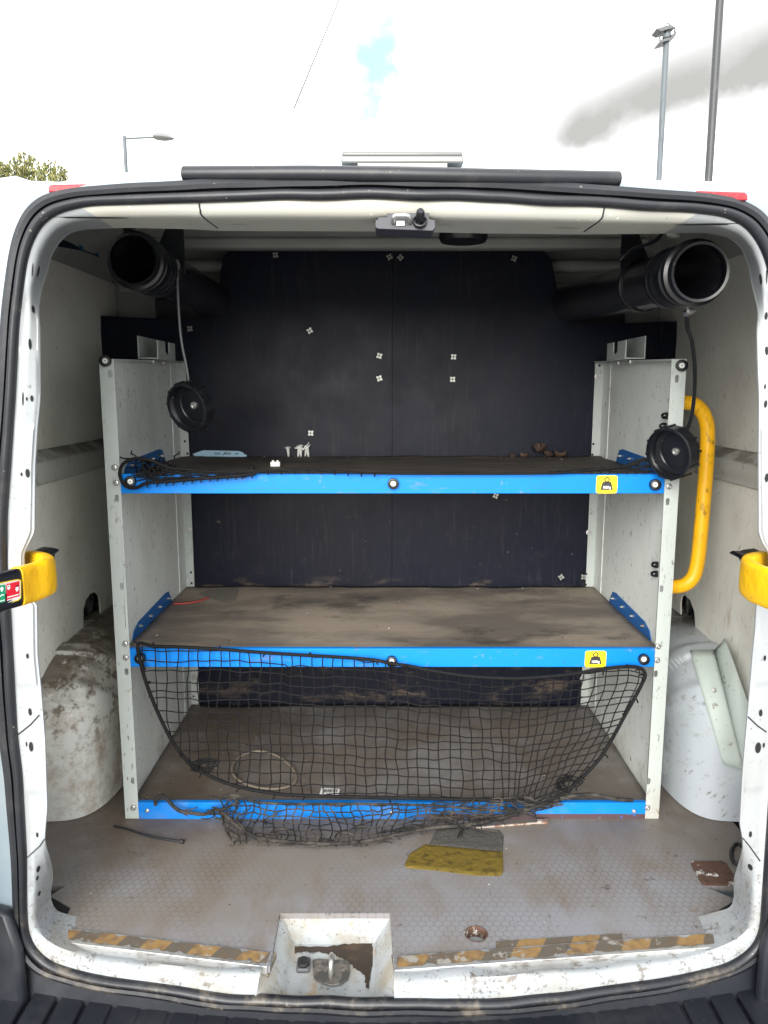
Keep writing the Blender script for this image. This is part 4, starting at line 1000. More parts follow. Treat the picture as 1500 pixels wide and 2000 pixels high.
# --- wheel arches
def arch(sx):
    X = XL if sx < 0 else XR; i = -sx; xin = -0.672 if sx < 0 else 0.716
    xc = X - i * 0.03; a = abs(xin - xc); y0 = 2.17; b = y0 - 1.685; c = 0.372
    def sgp(v, e): return math.copysign(abs(v) ** e, v)
    mb = MB(); rows = []; NV, NU = 160, 56
    for q in range(NV + 1):
        ph = lerp(0.0, math.pi / 2, q / NV); row = []        # latitude: 0 at floor, 90 at top
        for k in range(NU + 1):
            th = lerp(-0.02, math.pi * 1.0 + 0.02, k / NU) - math.pi/2   # -90..90: front -> inner -> back
            ex, ez = 0.38, 0.42
            cx, cy = sgp(math.cos(th), ex), sgp(math.sin(th), ex)
            cr, sz = sgp(math.cos(ph), ez), sgp(math.sin(ph), ez)
            x = a * cx * cr; y = b * cy * cr; z = c * sz
            front = max(0.0, -y) ; f = 1.0
            # two rolled swages running round the arch
            ang = math.atan2(z, max(1e-6, -y)) if y < 0 else 9
            for s0 in (0.60, 0.87):
                f += 0.026 * ss(ang, s0 - 0.045, s0 - 0.028) * (1 - ss(ang, s0 + 0.035, s0 + 0.10)) if ang != 9 else 0
            row.append(Vector((xc + i * x * f, y0 + y * (1 + (f - 1) * 0.8), Zf + 0.002 + z * f)))
        rows.append(row)
    mb.grid(rows)
    return part('wheel_arch', mb, M['arch_dirty'] if sx < 0 else M['arch_white'], van, smooth=55, label='mud-caked wheel arch' if sx < 0 else 'scuffed white wheel arch'), mb
archL, _m1 = arch(-1); archR, _m2 = arch(1)
for u, v, ao in ((228, 1528, 0), (1299, 1530, 1)):
    mb = MB(); x = -0.668 if ao == 0 else 0.713
    y = 1.865; 
    mb.box(x - .004, x + .004, y - 0.012, y + 0.012, FZ + 0.03, FZ + 0.095); part('arch_clip', mb, M['white_plastic'], archR if ao else archL, bevel=0.002)
# angle bracket on the right arch
bvr = BVHTree.FromPolygons([Vector(v) for v in _m2.v], _m2.f)
def on_arch(u, v, lift=0.004):
    h = bvr.ray_cast(Vector((0, 0, 0)), ray(u, v).normalized())
    return None if h[0] is None else h[0] - ray(u, v).normalized() * lift
mb = MB(); L = []; foldp = []
for q in range(15):
    t = q / 14; a = (lerp(1348, 1412, t), lerp(1271, 1492, t)); f = (lerp(1394, 1453, t), lerp(1270, 1505, t))
    row = []
    for s_ in range(7):
        p = on_arch(lerp(a[0], f[0], s_/6), lerp(a[1], f[1], s_/6), 0.018)
        row.append(p if p is not None else (row[-1] + Vector((0.006, 0, 0)) if row else PX(a[0], a[1], 0.80)))
    L.append(row)
# smooth the rows a little so that the plate stays stiff
for _ in range(10):
    for r_ in range(1, len(L) - 1):
        for s_ in range(7): L[r_][s_] = (L[r_-1][s_] + L[r_][s_] * 2 + L[r_+1][s_]) / 4
mb.grid(L); brk = part('angle_bracket', mb, M['bracket_green'], van, smooth=60); so = brk.modifiers.new('thick', 'SOLIDIFY'); so.thickness = 0.003
mb = MB(); base = [r_[-1] for r_ in L]; hts = [lerp(0.046, 0.105, min(1, q / 11)) for q in range(15)]
up = [p + Vector((0.016, 0.0, h_)) for p, h_ in zip(base, hts)]; up[0] = base[0] + Vector((0.012, -0.02, 0.030)); mid_ = [b_.lerp(u_, .5) for b_, u_ in zip(base, up)]
mb.grid([base, mid_, up]); w2 = part('bracket_wing', mb, M['bracket_green'], brk, smooth=60); so = w2.modifiers.new('thick', 'SOLIDIFY'); so.thickness = 0.003
for u, v in ((1377, 1291), (1394, 1348), (1413, 1409), (1433, 1472), (1419, 1273)):
    p = on_arch(u, v, 0.009)
    if p is None: continue
    s2 = MB(); s2.lathe([(0.0055, -0.002), (0.005, 0.002), (0.002, 0.003), (0, 0.002)], p, -p, 12); part('rivet', s2, M['steel'], brk)

# --- yellow-wrapped door check arms that come out of the pillars
def band(path, hgt, thk, n=10):
    """sweep an upright rounded strap along a path"""
    mb = MB(); P = spline(path, n); rows = []
    for i, p in enumerate(P):
        t = (P[min(i+1, len(P)-1)] - P[max(i-1, 0)]).normalized(); s_ = t.cross(Vector((0, 0, 1))).normalized(); ring = []
        for q in range(20):
            a = 2*math.pi*q/20; cx = math.copysign(abs(math.cos(a))**0.45, math.cos(a)); cz = math.copysign(abs(math.sin(a))**0.45, math.sin(a))
            wob = 1 + 0.03 * mnoise.noise(p * 40 + Vector((q, 0, 0)))
            ring.append(p + s_ * cx * thk/2 * wob + Vector((0, 0, 1)) * cz * hgt/2 * wob)
        rows.append(ring)
    mb.grid(rows, closed=True)
    ida = [mb.vert(p) for p in rows[0]]; idb = [mb.vert(p) for p in rows[-1]]; mb.face(ida); mb.face(idb)
    return mb
armL = [PY(u, v, y) for u, v, y in [(34,1146,1.125),(62,1138,1.165),(84,1130,1.195),(95,1125,1.225),(95,1119,1.255),(84,1113,1.285),(62,1108,1.315)]]
armL0 = [PY(u, v, y) for u, v, y in [(-150,1210,0.99),(-60,1178,1.045),(-10,1160,1.08),(36,1146,1.127)]]
aL = part('door_check_arm', band(armL0, 0.058, 0.017), M['plastic_black'], van, smooth=50)
part('yellow_cover', band(armL, 0.060, 0.022), M['yellow_foam'], aL, smooth=60)
def px_on(path, t):
    P = spline(path, 20); return P[min(len(P) - 1, int(t * (len(P) - 1)))]
# sign on the left arm: green and red pictogram panels
sg = MB()
def on_arm(u, v, lift=0.0):
    y = poly_at([(-150, 0.99), (-60, 1.045), (-10, 1.08), (36, 1.127), (60, 1.16)], u) - 0.0165 - lift
    return PY(u, v, y)
def sgn(q, m, lift): sg.prism([on_arm(u, v, lift) for u, v in q], (0, 0.0006, 0), m)
sgn([(-60,1150),(35,1131),(41,1133),(41,1168),(36,1173),(-60,1203)], 0, 0.000)
sgn([(-60,1152),(34,1133),(39.5,1135),(39.5,1167),(35,1171),(-60,1200)], 1, 0.0007)
sgn([(-36,1150),(10,1141.5),(10,1175),(-36,1189)], 2, 0.0014)
sgn([(13,1141),(38,1135),(38,1165),(13,1174)], 3, 0.0014)
for q in ([(14,1144),(19,1142),(20,1149),(17,1152),(14,1150)], [(31,1147),(36,1146),(36,1152),(33,1156),(30,1152)], [(14,1166),(36,1160),(36.5,1162),(14,1168)], [(14,1172),(36,1165),(36,1166.3),(14,1173.6)], [(0,1149),(4,1146),(7,1149),(5,1155),(2,1156)], [(0,1164),(3,1161),(8,1161),(8,1163),(4,1163),(1,1166)], [(-10,1176),(9,1171),(9,1173),(-10,1178)]): sgn(q, 1, 0.0021)
sgn([(15,1145.5),(18,1144.5),(18,1146),(15,1147)], 4, 0.0028); sgn([(31.5,1144),(36,1142.5),(36,1145),(31.5,1146.5)], 4, 0.0024)
part('warning_sign', sg, [M['sticker_yellow'], M['print_white'], M['print_green'], M['print_red'], M['print_black']], aL, smooth=0)
armR = [PY(u, v, y) for u, v, y in [(1640,1195,1.03),(1560,1172,1.09),(1505,1150,1.15),(1474,1138,1.195),(1460,1128,1.228),(1459,1121,1.258),(1469,1115,1.288),(1490,1110,1.318)]]
part('door_check_arm', band(armR, 0.062, 0.022), M['yellow_foam'], van, smooth=60)
for pts in ([(48,1110),(48,1083),(58,1081),(74,1083),(88,1086),(88,1090),(80,1096),(78,1110)], [(1452,1094),(1460,1089),(1474,1090),(1482,1087),(1505,1084),(1505,1112),(1476,1112),(1470,1100)]):
    mb = MB(); mb.prism([PY(u, v, 1.325) for u, v in pts], (0, 0.06, 0)); part('arm_housing', mb, M['plastic_black'], van, bevel=0.003)

# ================================================================== SHELVING RACK
rack = thing('shelving_rack', 'pale grey steel van shelving unit with three blue-edged shelves', 'shelving', (0.019, 2.0, FZ))
RX0, RX1 = -0.619, 0.657
ZT = 0.062
bolt = MB(); bolt.lathe([(0.0068, 0), (0.0068, 0.0018), (0.0058, 0.0038), (0.003, 0.0048), (0.0026, 0.0048), (0.0026, 0.0025), (0, 0.0025)], (0, 0, 0), (0, -1, 0), 16)
bolt_me = bolt.mesh('bolt', M['steel'], 35, 0)
bung = MB(); bung.lathe([(0.0125, 0), (0.0128, 0.006), (0.0118, 0.0115), (0.0105, 0.0118), (0.0088, 0.009), (0.0062, 0.006), (0.006, 0.004)], (0, 0, 0), (0, -1, 0), 28)
bung.lathe([(0.006, 0.0055), (0.006, 0.0065), (0.0052, 0.007), (0.0016, 0.007), (0.0014, 0.0055)], (0, 0, 0), (0, -1, 0), 20, m=1); bung.disc((0, -0.0058, 0), (0, -1, 0), 0.0016, m=2)
bung_me = bung.mesh('rubber_bung', [M['plastic_black'], M['white_plastic'], M['hole']], 40, 0)
def end_panel(sx):
    xo = RX0 if sx < 0 else RX1; i = -sx; xi = xo + i * 0.0325
    zb2 = FZ + 0.001; zback = ZT + 0.016
    mb = MB(); w0, w1 = xo, xo + i * 0.003
    mb.hexa([(w0, YR0 + .003, zb2), (w1, YR0 + .003, zb2), (w1, YR1 - .003, zb2), (w0, YR1 - .003, zb2), (w0, YR0 + .003, ZT), (w1, YR0 + .003, ZT), (w1, YR1 - .003, zback), (w0, YR1 - .003, zback)])
    pan = part('end_panel', mb, M['rack_steel_lifted'], rack, bevel=0.0006)
    # joggled strip near the back
    mb = MB(); mb.box(min(w1, w1 + i*0.002), max(w1, w1 + i*0.002), 2.25, YR1 - 0.003, zb2, zback - 0.001); part('stiffener', mb, M['rack_steel_lifted'], pan, bevel=0.0008)
    # front flange with its slots punched through
    holes = []; sl = [(215,730),(228,973),(238,1145),(247,1312),(259,1525)] if sx < 0 else [(1322,740),(1304,980),(1292,1150),(1281,1316),(1267,1526)]
    for u, v in sl:
        p = PY(u, v, YR0); holes.append(oval(p, (1, 0, 0), (0, 0, 1), 0.0043, 0.0082))
    xa, xb = min(xo, xi), max(xo, xi)
    mb = MB(); mb.plate([(xa, YR0, zb2), (xb, YR0, zb2), (xb, YR0, ZT), (xa, YR0, ZT)], holes, (0, 0.003, 0)); part('front_flange', mb, M['rack_steel_dimmed'], pan, bevel=0.0005)
    mb = MB(); mb.box(xa, xb, YR0 + 0.003, YR0 + 0.010, zb2, zb2 + 0.003)
    xr_ = xo + i * 0.029; ra_, rb_ = min(xo, xr_), max(xo, xr_)
    mb = MB(); mb.plate([(ra_, YR1 - 0.003, zb2), (rb_, YR1 - 0.003, zb2), (rb_, YR1 - 0.003, zback), (ra_, YR1 - 0.003, zback)], [], (0, 0.0029, 0)); part('rear_flange', mb, M['rack_steel_dimmed'], pan, bevel=0.0005)
    # top lip
    lx = xo + i * 0.062; mb = MB(); mb.hexa([(xo, YR0 + .0035, ZT - .003), (lx if False else xo + i*0.0325, YR0 + .0035, ZT - .003), (xo + i*0.0325, YR1 - .004, zback - .003), (xo, YR1 - .004, zback - .003), (xo, YR0 + .0035, ZT + .0006), (xo + i*0.0325, YR0 + .0035, ZT + .0006), (xo + i*0.0325, YR1 - .004, zback + .0006), (xo, YR1 - .004, zback + .0006)]); part('top_lip', mb, M['rack_steel_dimmed'], pan)
    # fasteners
    bl = [(224,913),(227,943),(245,1257),(246,1284),(261,1577)] if sx < 0 else [(1306,950),(1285,1262),(1283,1289),(1264,1577),(1301,918)]
    for u, v in bl: inst('bolt', bolt_me, PY(u, v, YR0 - 0.0005), pan)
    inst('rubber_bung', bung_me, PY(207, 705, YR0 - 0.0005) if sx < 0 else PY(1330, 714, YR0 - 0.0005), pan)
    for u, v in ([(352,727),(368,1035),(380,1322)] if sx < 0 else [(1167,735),(1150,1040),(1138,1325)]):
        p = PY(u, v, YR1 - 0.0035); mb = MB(); mb.lathe([(0.0088, 0), (0.0088, 0.0015), (0.0058, 0.0018), (0.0055, 0.0045), (0, 0.0045)], p, (0, -1, 0), 14); part('washer_bolt', mb, M['steel'], pan)
    for u, v in ([(350,707),(361,862),(366,886),(373,1118),(374,1139),(378,1360)] if sx < 0 else [(1171,714),(1159,867),(1157,888),(1145,1121),(1144,1142),(1136,1362)]):
        p = PY(u, v, YR1 - 0.0038); mb = MB(); mb.disc(p, (0, -1, 0), 0.0036, n=12); part('hole_shade', mb, M['hole'], pan, smooth=0)  # black disc on the flange paints the dark inside of a hole
    # U-channel on top with a slotted inner cheek
    xs0 = xo + i * 0.007; xs1 = xo + i * 0.0575; ya, yb_ = 1.95, 2.11; zt0 = lerp(ZT, zback, 0.5) + 0.002
    ch = MB(); t = 0.003
    ch.box(min(xs0, xs1), max(xs0, xs1), ya, yb_, zt0, zt0 + t)
    ch.box(min(xs0, xs0 + i*t), max(xs0, xs0 + i*t), ya, yb_, zt0 + t, zt0 + 0.056)
    ym = 2.035; prof_ = [(ya, zt0 + t), (yb_, zt0 + t), (yb_, zt0 + 0.046), (ym + 0.019, zt0 + 0.046), (ym + 0.018, zt0 + 0.022), (ym, zt0 + 0.010), (ym - 0.018, zt0 + 0.022), (ym - 0.019, zt0 + 0.046), (ya, zt0 + 0.046)]
    ch.prism([(xs1 - i*t, y, z) for y, z in prof_], (i * t, 0, 0))
    part('roof_bracket', ch, M['rack_steel_dimmed'], rack, bevel=0.0006)
    for u, v in ([(299,698),(319,699)] if sx < 0 else [(1208,705),(1231,706)]):
        p = PX(u, v, xo + i * 0.035); mb = MB(); mb.lathe([(0.005, 0), (0.005, 0.004), (0.003, 0.009), (0, 0.0095)], (p.x, p.y, zt0 - 0.003), (0, 0, -1), 10); part('stud', mb, M['steel'], pan)
    return pan
panL = end_panel(-1); panR = end_panel(1)
SX0, SX1 = RX0 + 0.0305, RX1 - 0.031
def text_mesh(txt, size):
    cu = bpy.data.curves.new('txt', 'FONT'); cu.body = txt; cu.size = size; cu.align_x = 'CENTER'; cu.offset = size * 0.02
    ob = bpy.data.objects.new('txt', cu); COL.objects.link(ob)
    dg = bpy.context.evaluated_depsgraph_get(); me = bpy.data.meshes.new_from_object(ob.evaluated_get(dg))
    vs = [v.co.copy() for v in me.vertices]; fs = [tuple(p.vertices) for p in me.polygons]
    bpy.data.objects.remove(ob); bpy.data.curves.remove(cu); bpy.data.meshes.remove(me)
    return vs, fs
TV, TF = text_mesh('100Kg', 0.0135)
def load_label(u0, v0, u1, v1, y, parent):
    a = PY(u0, v0, y); b = PY(u1, v1, y); cx, cz = (a.x + b.x)/2, (a.z + b.z)/2; w, h = (b.x - a.x)/2, (a.z - b.z)/2
    mb = MB(); ring = []
    for q in range(24):
        an = 2*math.pi*q/24; ring.append((cx + math.copysign(abs(math.cos(an))**0.22, math.cos(an))*w, y, cz + math.copysign(abs(math.sin(an))**0.22, math.sin(an))*h))
    mb.prism(ring, (0, -0.0005, 0), 0); yy = y - 0.0006
    mb.prism([(cx - w*.60, yy, cz - h*.62), (cx + w*.60, yy, cz - h*.62), (cx + w*.40, yy, cz + h*.28), (cx - w*.40, yy, cz + h*.28)], (0, -0.0003, 0), 1)
    rg = [(cx + w*.27*math.cos(2*math.pi*q/18), yy, cz + h*.52 + w*.27*math.sin(2*math.pi*q/18)) for q in range(18)]; rh = [(cx + w*.15*math.cos(2*math.pi*q/18), yy, cz + h*.52 + w*.15*math.sin(2*math.pi*q/18)) for q in range(18)]
    mb.plate(rg, [rh], (0, -0.0003, 0), 1)
    sc = w * 0.94 / 0.0385
    off = len(mb.v)
    for p in TV: mb.vert((cx + p.x * sc * 0.92, yy - 0.0006, cz - h*.46 + p.y * sc * 1.05))
    for f in TF: mb.face([off + i_ for i_ in f], 2)
    return part('load_label', mb, [M['sticker_yellow'], M['print_black'], M['print_white']], parent, smooth=0)
def shelf(vt, vb, drop, board_mat, rail_mat, bungs, label, bolts, side):
    zt = PY(750, vt, YR0).z; zb_ = PY(750, vb, YR0).z
    e = MB(); y0 = YR0 + 0.0005; t = 0.0025
    sec = [(y0, zb_), (y0, zt), (y0 + 0.014, zt), (y0 + 0.014, zt - t), (y0 + t, zt - t), (y0 + t, zb_ + t), (y0 + 0.02, zb_ + t), (y0 + 0.02, zb_)]
    e.prism([(SX0 + .0006, y, z) for y, z in sec], (SX1 - SX0 - .0012, 0, 0))
    rail = part('shelf', e, rail_mat, rack, bevel=0.0012)
    # board: a sheet with a slightly uneven surface and a ragged rear edge
    zs = zt - drop; bd_ = MB(); rows = []; NXs, NYs = 60, 24
    for j in range(NYs + 1):
        row = []
        for k in range(NXs + 1):
            x = lerp(RX0 + 0.0052, RX1 - 0.0052, k / NXs); y = lerp(YR0 + 0.0150, YR1 - 0.004, j / NYs)
            if j == NYs: y -= 0.012 * abs(mnoise.noise(Vector((x * 14, 3, zt))))
            z = zs + 0.0022 * mnoise.noise(Vector((x * 5, y * 5, zt * 7))) + (0.006 * max(0, mnoise.noise(Vector((x * 9, 0, zt * 3)))) if j > NYs - 2 else 0)
            row.append(Vector((x, y, z)))
        rows.append(row)
    bd_.grid(rows); b_ = part('shelf_board', bd_, board_mat, rail, smooth=60); so_ = b_.modifiers.new('thick', 'SOLIDIFY'); so_.thickness = 0.010; so_.offset = -1 if True else 1
    for u, v in bungs: inst('rubber_bung', bung_me, PY(u, v, YR0 + 0.0002), rail)
    for u, v in bolts: inst('bolt', bolt_me, PY(u, v, YR0), rail).scale = (.8, .8, .8)
    if label: load_label(*label, YR0 + 0.0002, rail)
    if side:
        for sx in (-1, 1):
            xo = (RX0 + 0.0031) if sx < 0 else (RX1 - 0.0031); i = -sx; mb = MB()
            pr = [(1.80, zs - 0.006), (2.16, zs - 0.006), (2.15, zs + 0.010), (2.13, zs + 0.036), (2.10, zs + 0.040), (1.86, zs + 0.032), (1.82, zs + 0.020)]
            mb.prism([(xo, y, z) for y, z in pr], (i * 0.0025, 0, 0)); part('side_bracket', mb, M['blue_dark'], rail, bevel=0.0005)
            for q in range(4):
                mb = MB(); mb.lathe([(0.0045, 0), (0.0045, 0.003), (0.0025, 0.003), (0.0022, 0.008), (0, 0.0085)], (xo + i*0.0028, 1.86 + 0.085*q, zs + 0.020), (i, 0, 0), 10); part('stud', mb, M['steel'], rail)
    return rail, zs
sh1, Z1 = shelf(926, 964, 0.016, M['shelf_top'], M['blue'], [(256,940),(768,944),(1278,946)], (1165,928.5,1205,963.5), [], True)
sh2, Z2 = shelf(1267, 1303, 0.016, M['shelf_wood'], M['blue'], [(275,1284),(765,1290),(1256,1286)], (1143,1271,1183,1303), [], True)
sh3, Z3 = shelf(1568, 1603, 0.022, M['vinyl_low'], M['blue_floor'], [], None, [(288,1583),(765,1587),(1238,1584)], False)
# yellow grab handle bolted outside the right end panel
gh = MB(); yh = 1.765
P = [PY(u, v, yh) for u, v in [(1325,788),(1345,787),(1363,795),(1377,815),(1382,845),(1380,900),(1374,980),(1368,1050),(1363,1095),(1355,1125),(1340,1141),(1320,1146),(1300,1146)]]
P[0].x = P[-1].x = RX1 + 0.0005
gh.tube(spline(P, 8), 0.0165, 18); handle = part('grab_handle', gh, M['yellow'], rack, smooth=60, label='yellow tubular grab handle on the outside')
for u, v in ((1304, 812), (1300, 832), (1284, 1103), (1283, 1121)):
    p = PX(u, v, RX1 - 0.004); mb = MB(); mb.lathe([(0.008, 0), (0.008, 0.006), (0.007, 0.011), (0.004, 0.015), (0, 0.0155)], (RX1 - 0.0032, p.y, p.z), (-1, 0, 0), 14); part('nut_cap', mb, M['plastic_black'], handle, smooth=50)

# ================================================================== PIPE CARRIERS
def pipe(cu, cv, y0, sx, y1=2.455):
    c = PY(cu, cv, y0); x, z = c.x, c.z; side = 'left' if sx < 0 else 'right'
    t = thing('pipe_carrier', 'open-ended black plastic pipe hung under the roof ' + ('at the left' if sx < 0 else 'above the yellow grab handle'), 'pipe', (x, y0, z), 'black pipe carriers under the van roof')
    r = 0.0515 if sx < 0 else 0.0505
    ax = Vector((0, 1, 0)) if sx < 0 else (PY(1112, 592, 2.33) - Vector((x, y0, z))).normalized()
    mb = MB(); mb.lathe([(r - 0.004, -y0*0 + (y1 - y0)), (r, y1 - y0), (r, 0.135), (r - 0.004, 0.135)], (x, y0, z), ax, 48)
    mb.lathe([(r - 0.005, 0.02), (r - 0.005, y1 - y0)], (x, y0, z), ax, 40); mb.disc(Vector((x, y0, z)) + ax * 0.42, -ax, r - 0.005, n=32)
    part('tube', mb, M['pipe_black'], t, smooth=40)
    mb = MB(); R0 = r + 0.0005
    mb.lathe([(r - 0.006, 0.012), (r - 0.0055, 0), (r - 0.001, -0.001), (R0 - 0.0005, 0.002), (R0 - 0.0005, 0.016), (R0 + 0.0055, 0.018), (R0 + 0.0065, 0.022), (R0 + 0.0065, 0.030), (R0 + 0.0035, 0.033), (R0 + 0.0035, 0.037), (R0 + 0.0052, 0.0385), (R0 + 0.0035, 0.040), (R0 + 0.0035, 0.044), (R0 + 0.0052, 0.0455), (R0 + 0.0035, 0.047), (R0 + 0.0035, 0.055), (R0 + 0.005, 0.058), (R0 + 0.005, 0.070), (R0 + 0.002, 0.074), (R0 + 0.002, 0.085), (R0 + 0.0035, 0.087), (R0 + 0.002, 0.089), (R0 + 0.002, 0.096), (R0 + 0.0035, 0.098), (R0 + 0.002, 0.100), (R0 + 0.002, 0.115), (R0 + 0.0045, 0.118), (R0 + 0.0045, 0.130), (R0 - 0.001, 0.134)], (x, y0, z), ax, 56)
    part('socket_collar', mb, M['plastic_black'], t, smooth=35)
    # hanging bracket: plate with gusset and saddle band
    yb_ = y0 + 0.17 if sx < 0 else y0 + 0.30
    z0p, x0p = z, x; hc_ = Vector((x, y0, z)) + ax * ((yb_ - y0) / ax.y); z, x = hc_.z, hc_.x
    mb = MB(); tz = min(0.405, z + (0.150 if sx < 0 else 0.155))
    xg = x + (0.062 if sx < 0 else -0.050); dx = -0.05 if sx < 0 else 0.05
    mb.prism([(xg, yb_, tz), (xg, yb_, z - 0.005), (xg + dx*0.12, yb_, z - 0.005), (xg + dx*1.15, yb_, z + r + 0.004), (xg + dx*0.25, yb_, tz)], (0, 0.004, 0))
    mb.box(min(xg - .03, xg + .03), max(xg - .03, xg + .03), yb_ - 0.03, yb_ + 0.03, tz, tz + 0.004)
    mb.lathe([(r + 0.001, -0.012), (r + 0.0035, -0.012), (r + 0.0035, 0.012), (r + 0.001, 0.012)], (x, yb_, z), ax, 48)
    part('hanger', mb, M['plastic_black'], t, bevel=0.0006)
    if sx < 0:
        mb = MB(); mb.prism([(x - 0.03, y0 + 0.05, z + r), (x - 0.012, y0 + 0.05, z + r), (x - 0.014, y0 + 0.05, z + r + 0.02), (x - 0.02, y0 + 0.05, tz - 0.06), (x - 0.06, y0 + 0.05, tz - 0.05), (x - 0.062, y0 + 0.05, tz - 0.06), (x - 0.034, y0 + 0.05, tz - 0.072)], (0, 0.025, 0)); part('hook', mb, M['plastic_black'], t, bevel=0.001)
    else:
        mb = MB(); mb.tube(spline([(x - 0.06, yb_ - 0.03, z + r - 0.005), (x - 0.045, yb_ - 0.06, z + r + 0.012), (x - 0.03, y0 + .16, z + r + 0.012), (x - 0.02, y0 + 0.10, z + r + 0.03), (x + 0.0, y0 + 0.04, z + r + 0.022)], 6), 0.0035, 6); part('wire', mb, M['plastic_black'], t)
        for xx, yy in ((xg + 0.005 if False else xg - 0.01, yb_), (x - 0.015, y0 + 0.10)):
            mb = MB(); mb.lathe([(0.012, 0), (0.012, 0.11)], (xx, yy, tz + 0.004 if yy == yb_ else z + r + 0.01), (0, 0, 1), 16); part('spacer', mb, M['header_white'], t)
    return t, x0p, z0p, r
pL, xL_, zL_, rL_ = pipe(259, 506, 1.60, -1)
pR, xR_, zR_, rR_ = pipe(1368, 531, 1.36, 1)
# caps on their tethers
def cap(cu, cv, y, axis, tether, sx, lab):
    c = PY(cu, cv, y); ax = Vector(axis).normalized()
    t = thing('screw_cap', lab, 'cap', tuple(c), 'black pipe caps on tethers')
    mb = MB(); r = 0.0565; h = 0.034; n = 48
    mb.lathe([(0, -h), (r - 0.004, -h), (r, -h + 0.004), (r, -0.001), (r - 0.002, 0.0), (r - 0.0055, 0.0), (r - 0.006, -0.004), (r - 0.0075, -0.006), (r - 0.006, -0.009), (r - 0.0075, -0.011), (r - 0.006, -0.014), (r - 0.0075, -0.016), (r - 0.0075, -0.024), (r - 0.017, -0.026), (r - 0.019, -0.0285), (0, -0.0285)], c, ax, n)
    cp = part('cap_shell', mb, M['plastic_black'], t, smooth=38)
    u_ = ax.orthogonal().normalized(); v_ = ax.cross(u_)
    for q in range(12):
        a = 2*math.pi*q/12 + 0.2; d = u_*math.cos(a) + v_*math.sin(a); e = ax.cross(d); b = MB(); p = c + d * (r - 0.001)
        b.hexa([p - e*0.003 - ax*h*0.98, p + e*0.003 - ax*h*0.98, p + e*0.002 - ax*h*0.98 + d*0.004, p - e*0.002 - ax*h*0.98 + d*0.004, p - e*0.003 - ax*0.002, p + e*0.003 - ax*0.002, p + e*0.002 - ax*0.002 + d*0.004, p - e*0.002 - ax*0.002 + d*0.004]); part('grip_rib', b, M['plastic_black'], t)
    mb = MB(); mb.lathe([(0.0085, 0), (0.0085, 0.003), (0.007, 0.005), (0.0045, 0.0055), (0.0045, 0.003), (0, 0.003)], c - ax * 0.0285, ax, 18); part('cap_bolt', mb, M['steel'], t, smooth=40)
    mb = MB(); pts = [PY(*q) for q in tether]; mb.tube(spline(pts, 8), 0.0028 if sx < 0 else 0.0040, 8); part('tether', mb, mat('tether_%d' % (sx + 2), (0.10, 0.105, 0.11), 0.5) if sx < 0 else M['rubber'], t, smooth=60)
    mb = MB(); p0 = pts[0]; mb.lathe([(0.011, 0), (0.011, 0.003), (0.006, 0.004), (0.006, 0.014), (0.010, 0.015), (0.010, 0.019), (0.005, 0.021), (0, 0.021)], p0 + Vector((-0.016 if sx < 0 else 0.0, 0, 0.004 if sx < 0 else 0.018)), (1, -0.35, 0.1) if sx < 0 else (0.3, -0.3, -1), 12); part('tether_bolt', mb, M['steel'], t)
    mb = MB(); mb.tube([p0 + Vector((0, 0, 0.004)), pts[0].lerp(pts[1], 0.12)], 0.005 if sx < 0 else 0.0075, 8); part('crimp', mb, M['nut_steel'] if sx < 0 else M['galv_shaded'], t)
    return t
cap(363, 798, 1.745, (-0.46, -0.84, -0.24), [(347,522,1.745),(347,560,1.745),(350,620,1.745),(355,670,1.745),(364,715,1.750),(370,752,1.762)], -1, 'black ribbed pipe cap dangling at the left, in front of the rear shelf edge')
cap(1304, 887, 1.640, (-0.82, -0.54, -0.16), [(1341,612,1.475),(1343,640,1.50),(1352,670,1.54),(1357,720,1.58),(1356,770,1.62),(1350,815,1.65),(1338,848,1.668)], 1, 'black ribbed pipe cap hanging over the right front post of the shelving')

# ================================================================== NETS
def net_y(u, v, y0=1.682):
    yf = PZ(u, v, FZ + 0.009).y if ray(u, v).z < 0 else 99
    return min(y0, yf)
# 1: net hanging across the bottom bay
top_c = [(270,1258),(300,1262),(360,1264),(430,1268),(520,1275),(600,1280),(670,1284),(730,1289),(765,1296),(800,1301),(850,1311),(920,1321),(1000,1325),(1060,1322),(1120,1316),(1180,1306),(1230,1302),(1252,1306),(1260,1318)]
bot_c = [(270,1258),(276,1300),(286,1335),(297,1365),(312,1400),(332,1440),(352,1470),(372,1492),(396,1508),(424,1522),(470,1538),(540,1550),(600,1554),(760,1558),(900,1561),(1010,1563),(1060,1566),(1090,1555),(1122,1532),(1155,1500),(1178,1472),(1200,1435),(1220,1398),(1240,1362),(1254,1335),(1260,1318)]
n1_ = thing('cargo_net', 'black square-mesh cargo net hanging across the open bottom bay', 'net', tuple(PY(765, 1430, 1.68)), 'cargo nets on the shelving')
def topv(u): return poly_at(top_c, u)
def botv(u):
    L = bot_c; best = -1
    for (a, b), (c, d) in zip(L, L[1:]):
        if (a - u) * (c - u) <= 0 and a != c: best = max(best, b + (d - b) * (u - a) / (c - a))
    return best
def nY(u, v): return 1.684 - 0.010 * math.sin((v - 1260) / 300 * math.pi) + 0.007 * mnoise.noise(Vector((u * 0.008, v * 0.01, 2)))
def wu(u, v):       # sideways drift of the columns
    d = (v - 1280) / 280.0
    w_ = 9 * mnoise.noise(Vector((u * .006, v * .006, 5))) + 5.5 * mnoise.noise(Vector((u * .03, v * .022, 8)))
    if u > 980: w_ -= (u - 980) * 0.50 * max(0, d) ** 1.5
    if u < 420: w_ += (420 - u) * 0.22 * max(0, d)
    return u + w_
mb = MB()
